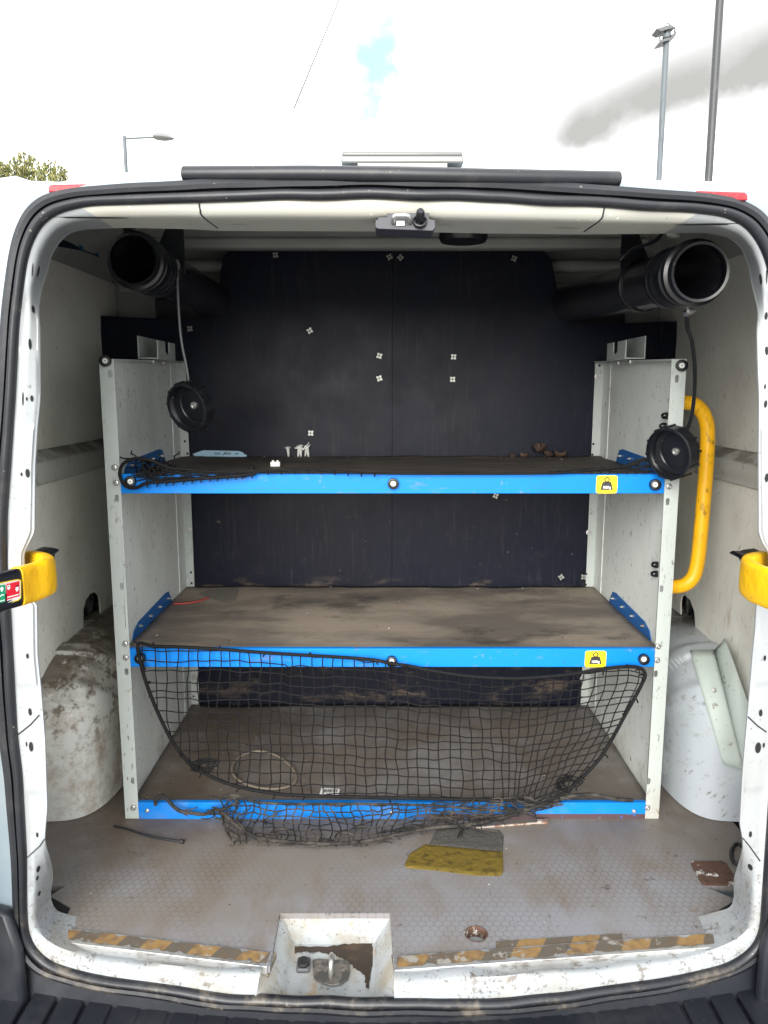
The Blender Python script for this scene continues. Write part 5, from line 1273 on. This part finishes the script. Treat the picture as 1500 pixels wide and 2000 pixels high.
def strands(mb, curve, r, keep, yf, n=5):
    run = []
    for (u, v) in curve:
        if keep(u, v): run.append(PY(u, v, yf(u, v)))
        else:
            if len(run) > 1: mb.tube(run, r, n, cap=False)
            run = []
    if len(run) > 1: mb.tube(run, r, n, cap=False)
inside = lambda u, v: topv(u) - 1 <= v <= botv(u) + 4 and 268 < u < 1262
for k in range(61):
    u0 = 240 + 20.6 * k
    strands(mb, [(wu(u0 + (u0 - 760) * 0.0, v), v) for v in range(1250, 1572, 4)], 0.00142, inside, nY)
def rowv(j, u):
    d = j / 15.0; base = 1276 + 19.6 * j
    sag = max(0.0, topv(u) - 1272) if u > 560 else 0
    return base + sag * 0.85 * max(0.0, 1 - d) ** 1.1 + 7 * mnoise.noise(Vector((u * .006, j * .5, 1))) + 4.2 * mnoise.noise(Vector((u * .03, j * .7, 4))) + (u - 700) * 0.012 - (max(0, u - 1020) * 0.34 * d)
for j in range(17):
    strands(mb, [(u, rowv(j, u)) for u in range(262, 1266, 5)], 0.00142, inside, nY)
# knots and loose ends past the edge cord
part('netting', mb, M['net'], n1_, smooth=60)['kind'] = 'stuff'
mb = MB(); cord = spline([PY(u, v, nY(u, v) - 0.003) for u, v in top_c + list(reversed(bot_c))[1:-1]], 5, closed=True); mb.tube(cord, 0.0042, 8, closed=True)
for q in range(0, len(cord), 5):
    p = cord[q]; d = Vector((rng.uniform(-1, 1), rng.uniform(-.4, 0), rng.uniform(-1, 1))).normalized(); mb.tube([p - d*0.005, p + d * 0.010, p + d * 0.013 + Vector((0, 0, -0.003))], 0.0019, 5)
part('edge_cord', mb, M['net'], n1_, smooth=60)
mb = MB()
def tangle(mb, pts, r, n=5): mb.tube(spline(pts, 5), r, n, cap=True)
for (cu, cv, ru, rv, N_) in ((395, 1495, 30, 16, 16), (1110, 1530, 28, 20, 9)):
    for q in range(N_):
        a = rng.uniform(0, 6.28); P = []
        for s_ in range(5):
            a += rng.uniform(0.4, 1.1); rr_ = rng.uniform(0.3, 1.0); P.append((cu + ru * rr_ * math.cos(a) + (8 if s_ > 2 else 0), cv + rv * rr_ * math.sin(a)))
        tangle(mb, [PY(u, v, nY(u, v) - rng.uniform(0, .012)) for u, v in P], 0.0017)
part('bunched_mesh', mb, M['net'], n1_, smooth=60)['kind'] = 'stuff'

# 2: collapsed net heaped over the bottom rail
n2_ = thing('cargo_net', 'dusty tangled cargo net slumped over the bottom blue rail onto the floor', 'net', tuple(PZ(700, 1620, FZ)), 'cargo nets on the shelving')
lo_c = [(430,1585),(436,1615),(446,1638),(470,1648),(500,1646),(540,1645),(590,1650),(650,1652),(700,1648),(745,1640),(790,1628),(830,1618),(880,1612),(940,1608),(1000,1598),(1060,1582),(1100,1570)]
up_c = [(430,1582),(450,1556),(480,1557),(530,1568),(600,1569),(700,1568),(800,1569),(880,1568),(930,1562),(990,1555),(1040,1560),(1075,1568),(1100,1570)]
def y2(u, v): return net_y(u, v, 1.688) - 0.006 - 0.008 * abs(mnoise.noise(Vector((u * .03, v * .04, 6))))
mb = MB()
def in2(u, v): return poly_at(up_c, u) - 2 <= v <= poly_at(lo_c, u) + 2 and 426 < u < 1102
for k in range(40):
    u0 = 436 + 17 * k
    c = [(u0 + 16 * mnoise.noise(Vector((u0 * .02, v * .02, 3))) + 7 * mnoise.noise(Vector((u0 * .09, v * .05, 9))), v) for v in range(1545, 1660, 3)]
    strands(mb, c, 0.0017, in2, y2)
for j in range(7):
    c = [(u, lerp(poly_at(up_c, u), poly_at(lo_c, u), (j + .3) / 6.6) + 6 * mnoise.noise(Vector((u * .025, j * 1.7, 3))) + 3 * mnoise.noise(Vector((u * .09, j, 8)))) for u in range(428, 1102, 4)]
    strands(mb, c, 0.0017, in2, y2)
part('netting', mb, M['net_dusty'], n2_, smooth=60)['kind'] = 'stuff'
mb = MB()
c1 = [(304,1572),(304,1562),(312,1554),(322,1556),(336,1572),(352,1584),(375,1588),(400,1590),(420,1582),(436,1588),(452,1604),(478,1622),(505,1636),(560,1644),(640,1648),(720,1642),(800,1625),(850,1616),(930,1609),(1000,1592),(1050,1574),(1085,1563),(1120,1554),(1160,1552),(1200,1560),(1236,1563)]
mb.tube(spline([PY(u, v, y2(u, v) - 0.003 if v > 1567 else 1.690) for u, v in c1], 6), 0.0044, 8)
c2 = [(432,1560),(445,1553),(470,1556),(500,1566),(560,1570),(650,1570),(760,1571),(860,1574),(930,1580),(1000,1584),(1060,1576)]
mb.tube(spline([PY(u, v, y2(u, v) - 0.004) for u, v in c2], 6), 0.0030, 7)
part('edge_cord', mb, M['net_dusty'], n2_, smooth=60)
mb = MB()
for (cu, cv, ru, rv, N_, el) in ((452,1584,20,16,14,.2), (492,1618,36,16,6,.3), (395,1582,34,6,4,.3), (955,1588,80,10,18,.6), (880,1607,70,6,9,.6), (640,1643,130,5,9,.6), (1040,1570,40,7,8,.5), (760,1626,100,6,8,.5)):
    for q in range(N_):
        P = []; a = rng.uniform(0, 6.28); u = cu + rng.uniform(-1, 1) * ru; v = cv + rng.uniform(-1, 1) * rv
        for s_ in range(5):
            P.append((u, max(1549, min(1652, v)))); a += rng.uniform(-1.1, 1.1); u += 10 * math.cos(a) * (1 + el); v += 7 * math.sin(a)
        tangle(mb, [PY(u, v, y2(u, v) - rng.uniform(0, .012)) for u, v in P], rng.choice((0.0014, 0.0017, 0.0021)))
part('bunched_mesh', mb, M['net_dusty'], n2_, smooth=60)['kind'] = 'stuff'

# 3: net gathered along the top rail
n3_ = thing('cargo_net', 'black cargo net gathered along the top shelf rail, looped on its left knob', 'net', tuple(PY(400, 925, 1.68)), 'cargo nets on the shelving')
yy = 1.686
up3 = [(500,924),(478,928),(430,932),(388,935),(332,940),(295,942),(280,946),(270,951),(257,953),(244,948),(236,936),(234,921),(240,907),(254,898),(274,895),(295,899),(313,907),(332,914),(351,916),(379,918),(407,921),(470,922),(540,920),(600,918),(640,920),(700,923.5),(760,925),(900,925.5),(1050,925),(1100,923),(1150,918),(1200,913),(1240,906),(1266,898),(1285,905)]
mb = MB(); P = [PY(u, v, yy - (0.004 if v > 926 else -0.002)) for u, v in up3]; rads = []
sp3 = spline(P, 6)
for i, p in enumerate(sp3): rads.append(0.0040 if i < len(sp3) * 0.55 else 0.0026)
mb.tube(sp3, rads, 8); part('edge_cord', mb, M['net'], n3_, smooth=60)
mb = MB()
for j, (va, vb) in enumerate(((928, 925), (933, 927), (938, 930), (924, 922))):
    tangle(mb, [PY(lerp(258 + 4*j, 480, q/10), lerp(va, vb, q/10) + rng.uniform(-2, 2), yy + 0.002) for q in range(11)], 0.0016)
for q in range(13):
    u = 285 + q * 17 + rng.uniform(-3, 3); a = poly_at([(280,905),(330,915),(407,921),(500,923)], u); b = poly_at([(280,946),(388,936),(500,926)], u)
    tangle(mb, [PY(u - 6, a, yy + .002), PY(u, lerp(a, b, .5) + rng.uniform(-2, 2), yy), PY(u + 5, b, yy - .003), PY(u + 3, b + 7, yy - .004)], 0.0017)
for q in range(30):
    a = rng.uniform(0, 6.28); u, v = 262 + rng.uniform(0, 85), 905 + rng.uniform(-6, 26); Q = []
    for s_ in range(5): Q.append(PY(u, v, yy + rng.uniform(-.008, .05) if v < 922 else yy - rng.uniform(0, .006))); a += rng.uniform(-1, 1); u += 11 * math.cos(a); v += 5 * math.sin(a)
    tangle(mb, Q, 0.0016)
for q in range(9):
    u = 520 + q * 26; v = poly_at(sorted(up3[20:30]), u); tangle(mb, [PY(u, v - 2, yy), PY(u + 4, v + 3, yy - .006), PY(u + 3, v + 7, yy - .006)], 0.0017)
for j in range(3):
    tangle(mb, [PY(lerp(1070, 1290, q/8), lerp(922, 919 - 6*j, q/8) + rng.uniform(-2, 2), yy + 0.004) for q in range(9)], 0.0017)
for q in range(11):
    u = 1090 + q * 17; tangle(mb, [PY(u, poly_at([(1050,924),(1150,917),(1266,898)], u), yy), PY(u + 4, 919, yy + .003), PY(u - 3, 924, yy + .002)], 0.0016)
tangle(mb, [PY(1262, 898, yy), PY(1276, 910, yy), PY(1282, 922, yy)], 0.0022); tangle(mb, [PY(1215, 914, yy), PY(1245, 900, yy + .01), PY(1262, 896, yy)], 0.0035)
part('netting', mb, M['net'], n3_, smooth=60)['kind'] = 'stuff'

# ================================================================== LOOSE THINGS
# saw blade at the back of the top shelf
yb = YR1 - 0.02
sb = thing('saw_blade', 'pale blue worn saw blade lying at the back of the top shelf', 'blade', tuple(PY(430, 890, yb)))
mb = MB(); mb.prism([PY(u, v, yb) for u, v in [(376,887),(383,892),(392,891),(470,892.5),(482,891.5),(481,888),(476,887),(475,884),(466,881),(398,879.5),(392,881)]], (0, 0.003, 0)); part('blade', mb, M['blade_blue'], sb)
mb = MB()
for a, b in ((419, 431), (440, 452), (459, 466)):
    q = a
    while q < b:
        mb.prism([PY(q, 884.5, yb - .0006), PY(q + 1.2, 884.5, yb - .0006), PY(q + 1.0, 887.6, yb - .0006), PY(q - .2, 887.6, yb - .0006)], (0, 0.0005, 0)); q += 2.0
mb.prism([PY(434, 888.5, yb - .0006), PY(437, 888.5, yb - .0006), PY(443, 882.5, yb - .0006), PY(441, 882.5, yb - .0006)], (0, 0.0005, 0)); part('print', mb, M['print_black'], sb, smooth=0)
# white wall plugs stuck in the board edge
def plug(u, v, h, lean, lab, grp):
    t = thing('wall_plug', lab, 'wall plug', tuple(PY(u, v, YB - 0.004)), grp)
    mb = MB(); a = PY(u, v, YB - 0.006); b = PY(u + lean, v - h, YB - 0.012)
    mb.tube([a, a.lerp(b, .4), a.lerp(b, .75), b], [0.0018, 0.0036, 0.0042, 0.005], 8); part('body', mb, M['white_plastic'], t)
    mb = MB(); mb.lathe([(0.0085, 0), (0.0085, 0.002), (0.004, 0.0025), (0.0035, 0.001)], b, (b - a), 12); part('collar', mb, M['white_plastic'], t)
plug(564, 894, 19, -2, 'lone white plastic wall plug standing left of a cluster of plugs', 'white wall plugs on the top shelf')
for i_, (u, v, h, l_, w_) in enumerate(((582, 895, 22, 2, 'leftmost plug of the cluster of white wall plugs'), (588, 895, 24, -1, 'stout upright plug, second from the left in the white cluster'), (596, 891, 18, 3, 'short plug, third from the left in the white cluster'), (603, 896, 24, -3, 'rightmost plug of the cluster of white wall plugs'))):
    plug(u, v, h, l_, w_, 'white wall plugs on the top shelf')
mb = MB(); mb.tube([PY(591, 879, YB - .02), PY(604, 864, YB - .025)], [0.0022, 0.0008], 6); mb.tube([PY(597, 880, YB - .02), PY(606, 868, YB - .02)], [0.002, 0.0006], 6); mb.tube([PY(576, 875, YB - .02), PY(600, 876, YB - .02)], 0.002, 6)
tag(part('plastic_sprue', mb, M['white_plastic']), 'thin white plastic spikes sticking out above the wall plug cluster', 'sprue')
# terminal block
zt = Z1 + 0.001; c = PZ(538, 911, zt)
tb = thing('terminal_block', 'small white terminal block on the dark top shelf', 'connector', tuple(c))
mb = MB(); mb.box(c.x - 0.0125, c.x + 0.0125, c.y - 0.006, c.y + 0.006, zt, zt + 0.0125); part('block', mb, M['white_plastic'], tb, bevel=0.0012)
for dx in (-0.006, 0.006):
    mb = MB(); mb.lathe([(0.0032, 0), (0.0032, 0.004), (0.002, 0.004), (0.002, 0.001), (0, 0.001)], (c.x + dx, c.y, zt + 0.0122), (0, 0, 1), 12); part('turret', mb, M['white_plastic'], tb)
mb = MB(); c = PZ(491, 915, zt); mb.lathe([(0.008, 0), (0.009, 0.004), (0.0075, 0.009), (0.004, 0.009), (0.0038, 0.003), (0.008, 0)], c, (0.3, -0.5, 1), 16)
tag(part('rubber_grommet', mb, M['rubber_loop']), 'small black rubber grommet left of the white terminal block', 'grommet')
# dry leaves
def leaf(u, v, size, seed, lab, y=YR1 - 0.03):
    r_ = random.Random(seed); c = PY(u, v, y); mb = MB(); rows = []
    L_, Wd = size, size * 0.42; rot = Matrix.Rotation(r_.uniform(0, 6.28), 3, 'Z') @ Matrix.Rotation(r_.uniform(-.5, .5), 3, 'X')
    for q in range(9):
        t = q / 8; w = Wd * math.sin(math.pi * min(.97, t + .03)) ** .7 * (1 + .25 * math.sin(t * 19 + seed)); row = []
        for s_ in range(-3, 4):
            f = s_ / 3; p = Vector(((t - .5) * L_, f * w, size * (.35 * f * f + .25 * (t - .5) ** 2 * 4 * r_.uniform(.7, 1.1)) + size * .07 * r_.uniform(-1, 1))); row.append(c + rot @ p + Vector((0, 0, size * 0.1)))
        rows.append(row)
    mb.grid(rows); o_ = part('dry_leaf', mb, M['leaf_dry'], smooth=60); so_ = o_.modifiers.new('thick', 'SOLIDIFY'); so_.thickness = 0.0008
    return tag(o_, lab, 'leaf', 'dead leaves on the top shelf')
leaf(1053, 886, 0.050, 3, 'largest curled brown dead leaf at the back of the top shelf')
leaf(1068, 894, 0.034, 8, 'crumpled dead leaf just right of the largest leaf')
leaf(1094, 895, 0.036, 11, 'small flat dead leaf nearest the right post')
leaf(1024, 895, 0.026, 17, 'crumbled bit of dead leaf left of the largest leaf')
leaf(1000, 896, 0.022, 21, 'tiny brown leaf scrap farthest left of the dead leaves')
# middle shelf litter
z2 = Z2 + 0.003
mb = MB(); mb.plate([PZ(u, v, z2) for u, v in [(388,1160),(410,1152),(466,1149),(459,1172),(440,1176),(408,1168)]], [], (0, 0, 0.001)); tag(part('card_scrap', mb, M['card_grey']), 'grey-brown card scrap lying at the back left of the middle shelf', 'card')
mb = MB(); P = spline([PZ(u, v, z2 + 0.002) for u, v in [(338,1180),(365,1179),(388,1175),(408,1168)]], 6); 
w_ = [Vector((0, 0.010, 0.0)) for _ in P]; mb.grid([[p for p in P], [p + Vector((0, 0.012, 0.003)) for p in P]]); rs = part('strap_scrap', mb, M['red_strap'], smooth=60); so_ = rs.modifiers.new('thick', 'SOLIDIFY'); so_.thickness = 0.0015
tag(rs, 'faded red strap strip in front of the card scrap', 'strap')
# bottom shelf: hoop and barcode label
z3 = Z3 + 0.003
mb = MB(); c = PZ(516, 1504, z3 + .003); P = []
for q in range(40):
    a = 2*math.pi*q/40; P.append(PZ(516 + 62*math.cos(a) + 6*math.sin(2*a), 1504 + 36*math.sin(a) + 8*math.cos(a), z3 + 0.003))
mb.tube(P, 0.0032, 8, closed=True); tag(part('hose_ring', mb, M['beige_hose'], smooth=60), 'thin beige hose ring lying flat on the bottom shelf behind the net', 'hose')
lb = thing('barcode_label', 'small white barcode label stuck on the bottom shelf', 'label', tuple(PZ(644, 1545, z3)))
mb = MB(); mb.plate([PZ(u, v, z3 + .001) for u, v in [(628,1539),(664,1541),(661,1553),(624,1551)]], [], (0, 0, 0.0005)); part('paper', mb, M['print_white'], lb, smooth=0)
mb = MB(); q = 631
while q < 658:
    w_ = rng.choice((0.7, 1.2, 1.8)); mb.plate([PZ(a, b, z3 + .0022) for a, b in [(q, 1541.5), (q + w_, 1541.5), (q + w_ - 1, 1547.5), (q - 1, 1547.5)]], [], (0, 0, 0.0003)); q += w_ + rng.choice((0.9, 1.4))
part('bars', mb, M['print_black'], lb, smooth=0)
# rubber mat offcut
mo = thing('mat_offcut', 'carpet mat offcut with worn yellow edge on the van floor', 'mat', tuple(PZ(900, 1665, FZ)))
def lump(pts, z, h, m, name):
    # dense patch so that the surface can be uneven
    P = [PZ(u, v, z) for u, v in pts]; x0 = min(p.x for p in P); x1 = max(p.x for p in P); mb = MB()
    n = 90; lo, hi = [], []
    edge = P + P[:1]
    def span(x):
        ys = []
        for a, b in zip(edge, edge[1:]):
            if (a.x - x) * (b.x - x) <= 0 and abs(a.x - b.x) > 1e-9: ys.append(a.y + (b.y - a.y) * (x - a.x) / (b.x - a.x))
        return (min(ys), max(ys)) if ys else None
    rows = []
    for q in range(n + 1):
        x = lerp(x0 + 1e-4, x1 - 1e-4, q / n); s_ = span(x)
        if not s_: continue
        row = []
        for k in range(25):
            y = lerp(s_[0], s_[1], k / 24); ed = min(1, min(k, 24 - k) / 2.0, min(q, n - q) / 3.0)
            row.append(Vector((x, y, z + h * (0.25 + 0.75 * ed) + 0.0008 * mnoise.noise(Vector((x * 90, y * 90, 1))))))
        rows.append([Vector((x, s_[0], z - .0005))] + row + [Vector((x, s_[1], z - .0005))])
    mb.grid(rows); return part(name, mb, m, mo, smooth=60)
lump([(790,1690),(800,1668),(830,1650),(838,1650),(982,1664),(983,1704),(976,1711),(930,1710),(850,1700),(795,1695)], FZ + 0.0008, 0.0028, M['mat_yellow'], 'yellow_edge')
lump([(838,1651),(850,1625),(862,1618),(930,1617),(975,1622),(984,1632),(982,1665)], FZ + 0.0006, 0.0022, M['mat_grey'], 'carpet')
# cable tie
mb = MB(); P = spline([PZ(u, v, FZ + 0.004) for u, v in [(222,1613),(245,1618),(275,1628),(310,1637),(352,1643)]], 8); mb.tube(P, 0.0026, 6); mb.tube([P[-1], P[-1] + (P[-1] - P[-2]).normalized() * 0.009], 0.005, 8); tag(part('cable_tie', mb, M['rubber_loop'], smooth=60), 'black cable tie lying on the floor in front of the left post', 'cable tie')
# rubber ring at the right pillar
mb = MB(); P = [PZ(1441 + 13*math.cos(2*math.pi*q/24), 1668 + 20*math.sin(2*math.pi*q/24), FZ + 0.004) for q in range(24)]; mb.tube(P, 0.004, 8, closed=True); tag(part('rubber_ring', mb, M['rubber_loop'], smooth=60), 'black rubber ring half hidden behind the right door pillar', 'ring')
# painted metal strip by the net
mb = MB(); a, b = PZ(930, 1617, FZ + .003), PZ(1066, 1606, FZ + .003); mb.tube([a, b], 0.0028, 6); mb.box(b.x - 0.02, b.x + 0.004, b.y - 0.004, b.y + 0.005, FZ + 0.001, FZ + 0.008); tag(part('metal_rod', mb, mat('rod_rusty', (0.30, 0.26, 0.22), 0.6, 0, [dict(c=RUST, s=60, lo=.45, hi=.6, f=.9, seed=2)])), 'thin rusty rod with a pale end under the slumped net', 'rod')
# grit and crumbs nobody could count
gr = MB()
def crumb(p, s_, m):
    q = [p + Vector((rng.uniform(-1, 1), rng.uniform(-1, 1), rng.uniform(0, .8))) * s_ for _ in range(4)]; i_ = [gr.vert(x) for x in q]
    for f in ((0,1,2),(0,2,3),(0,3,1),(1,3,2)): gr.face([i_[k] for k in f], m)
for _ in range(150): crumb(Vector((rng.uniform(-.58, .62), rng.choice((rng.uniform(2.24, 2.32), rng.uniform(1.75, 2.3))), Z2 + .002)), rng.uniform(.0012, .004), rng.choice((0, 1, 1, 2)))
for _ in range(260): crumb(Vector((rng.uniform(-.6, .62) if rng.random() < .6 else rng.uniform(-.6, -.4), rng.uniform(1.74, 2.31), Z3 + .002)), rng.uniform(.001, .0038), rng.choice((0, 1, 1, 2)))
for _ in range(90): crumb(Vector((rng.uniform(-.58, .62), rng.uniform(2.2, 2.32), Z1 + .002)), rng.uniform(.001, .004), rng.choice((0, 1, 1, 2)))
for _ in range(220): crumb(Vector((rng.uniform(-.62, .64), rng.uniform(1.3, 1.69), FZ + .0015)), rng.uniform(.0008, .0026), rng.choice((0, 1, 1, 2)))
for _ in range(60):
    p, n = hit(rng.uniform(120, 1420), rng.uniform(1890, 1945))
    if p is not None and p.z < -1.0: crumb(p, rng.uniform(.001, .004), rng.choice((1, 1, 2)))
o = part('grit', gr, [M['grit_pale'], M['bark'], M['leaf_dry']], smooth=0); o['kind'] = 'stuff'; o['label'] = 'grit and crumbs scattered on the shelves and floor'

# ================================================================== OUTSIDE
def at(u, v, y): return PY(u, v, y)
def post(name, lab, u, v, y, r, m, cat, over=0.0, rt=None):
    p = at(u, v, y); t = thing(name, lab, cat, (p.x, p.y, -CZ)); mb = MB(); zt = p.z + over
    mb.tube([(p.x, y, -CZ), (p.x, y, -CZ + 1.2), (p.x, y, zt)], [r * 1.15, r, rt or r * .9], 16); part('pole', mb, m, t, smooth=60)
    return t, Vector((p.x, y, zt))
t, p = post('street_lamp', 'grey street lamp with a single side arm behind the van', 243, 266, 18, 0.045, M['galv_shaded'], 'street lamp')
e = at(303, 268, 18); mb = MB(); mb.tube([p + Vector((0, 0, -0.05)), Vector((e.x, 18, e.z))], 0.022, 8); part('arm', mb, M['galv_shaded'], t)
h0, h1 = at(301, 268, 18), at(340, 271, 18); mb = MB(); rows = []
for q in range(11):
    f = q / 10; w = 0.16 * math.sin(math.pi * min(.96, .22 + .74 * f)) ** .8; x = lerp(h0.x, h1.x, f); zc_ = lerp(h0.z, h1.z, f)
    rows.append([Vector((x, 18 + w * math.cos(2*math.pi*k/12), zc_ + (0.105 if math.sin(2*math.pi*k/12) > 0 else 0.05) * w / .16 * math.sin(2*math.pi*k/12))) for k in range(12)])
mb.grid(rows, closed=True); a = [mb.vert(x) for x in rows[0]]; mb.face(a); a = [mb.vert(x) for x in rows[-1]]; mb.face(a); part('lantern', mb, mat('lantern_grey', (0.16, 0.165, 0.16), 0.5), t, smooth=50)
t, p = post('floodlight_pole', 'galvanised pole topped with two small floodlight plates', 1303, 52, 14, 0.052, M['galv_shaded'], 'pole')
for (q, nm) in (([(1282,56),(1310,48),(1319,53),(1291,61)], 0), ([(1290,78),(1303,74),(1323,60),(1319,70),(1308,78),(1287,84)], 1)):
    mb = MB(); P = [at(u, v, 13.9) for u, v in q]; mb.prism(P, (0.03, 0.35, 0.04)); part('floodlight', mb, mat('flood_%d' % nm, (0.07, 0.072, 0.075), 0.5), t, bevel=0.004)
mb = MB(); mb.tube([at(1288, 60, 14), at(1289, 80, 14)], 0.012, 6); mb.tube([at(1318, 54, 14), at(1318, 66, 14)], 0.012, 6); mb.tube(spline([at(1297, 51, 14), at(1303, 45, 14), at(1310, 50, 14)], 5), 0.007, 6); part('stay', mb, M['galv_shaded'], t)
mb = MB(); mb.lathe([(0.07, 0), (0.07, 0.06)], at(1302, 75, 14), (0, 0, 1), 14); part('clamp', mb, M['galv_shaded'], t)
t, p = post('dark_pole', 'tall dark painted pole nearest the right edge, running out of frame', 1406, 0, 9, 0.044, M['post_dark'], 'pole', over=1.2, rt=0.042)
mb = MB(); a, b = at(574, 212, 8.0), at(662, 0, 7.0); mb.tube([a, a.lerp(b, .5), b, b + (b - a) * 0.35], [0.0085, 0.007, 0.0055, 0.005], 6); tag(part('overhead_cable', mb, mat('cable_grey', (0.20, 0.20, 0.21), 0.5), smooth=60), 'thin grey overhead cable slanting through the white sky', 'cable')
# two trees beyond the van, only their tips show
def tree(px_top, y, lab, shoots, seed):
    r_ = random.Random(seed); top = at(*px_top, y); t = thing('tree', lab, 'tree', (top.x, y, -CZ), 'trees beyond the van')
    mb = MB(); H = top.z + CZ; mb.tube([(top.x, y, -CZ), (top.x + .1, y, -CZ + H*.4), (top.x, y, -CZ + H*.85)], [0.16, 0.11, 0.03], 10)
    tips = []
    for q in range(64):
        a = r_.uniform(0, 6.28); zz = lerp(0.42, 0.86, r_.random() ** .8); b0 = Vector((top.x, y, -CZ + H * zz)); L_ = (1.25 - zz) * 1.7 * r_.uniform(.6, 1.1)
        e = b0 + Vector((math.cos(a) * L_ * .8, math.sin(a) * L_ * .8, L_ * r_.uniform(.35, .7))); e.z = min(e.z, top.z - 0.02 - 0.10 * r_.random() ** 2 - 0.10 * abs(e.x - top.x)); mb.tube([b0, b0.lerp(e, .5) + Vector((0, 0, -.04)), e], [0.022, 0.014, 0.005], 5); tips.append((b0, e))
    # upright leading shoots that show above the roof
    for (su, sv) in shoots:
        e = at(su, sv, y + r_.uniform(-.3, .3)); b0 = e + Vector((r_.uniform(-.16, .04), 0, -0.62)); tips.append((b0, e)); tips.append((b0, e)); mb.tube([b0, e], [0.014, 0.004], 5)
    part('trunk', mb, M['bark'], t)
    cr = MB()
    for b0, e in tips:
        for q in range(78):
            f = r_.uniform(.25, 1.0); p = b0.lerp(e, f) + Vector((r_.gauss(0, 1), r_.gauss(0, 1), r_.gauss(0, 1))) * 0.034 * (1.6 - f)
            d = ((e - b0).normalized() + Vector((r_.uniform(-1, 1), r_.uniform(-1, 1), r_.uniform(-.3, 1))) * .8).normalized(); s_ = d.orthogonal().normalized(); s_ = Matrix.Rotation(r_.uniform(0, 6.28), 3, d) @ s_; l_ = r_.uniform(.035, .075); w_ = l_ * .22
            cr.quad(p, p + d*l_*.5 + s_*w_, p + d*l_, p + d*l_*.5 - s_*w_, 0 if r_.random() < .6 else 1)
    part('crown', cr, [M['leaf_a'], M['leaf_b']], t, smooth=0)
tree((48, 304), 14, 'olive green bushy tree whose upper shoots show left above the roof', [(46,301),(38,306),(58,304),(28,311),(20,317),(64,313),(33,319),(52,317),(44,327)], 5)
tree((105, 326), 13, 'shorter olive tree, right of the taller tree beyond the roof corner', [(98,321),(88,325),(76,324),(108,325),(118,328),(126,330),(82,333),(104,333),(68,331)], 9)
tree((-10, 318), 13.5, 'olive tree cut by the left frame edge, left of the tallest shoots', [(4,315),(-6,309),(10,322),(16,327),(-14,315),(2,329)], 19)
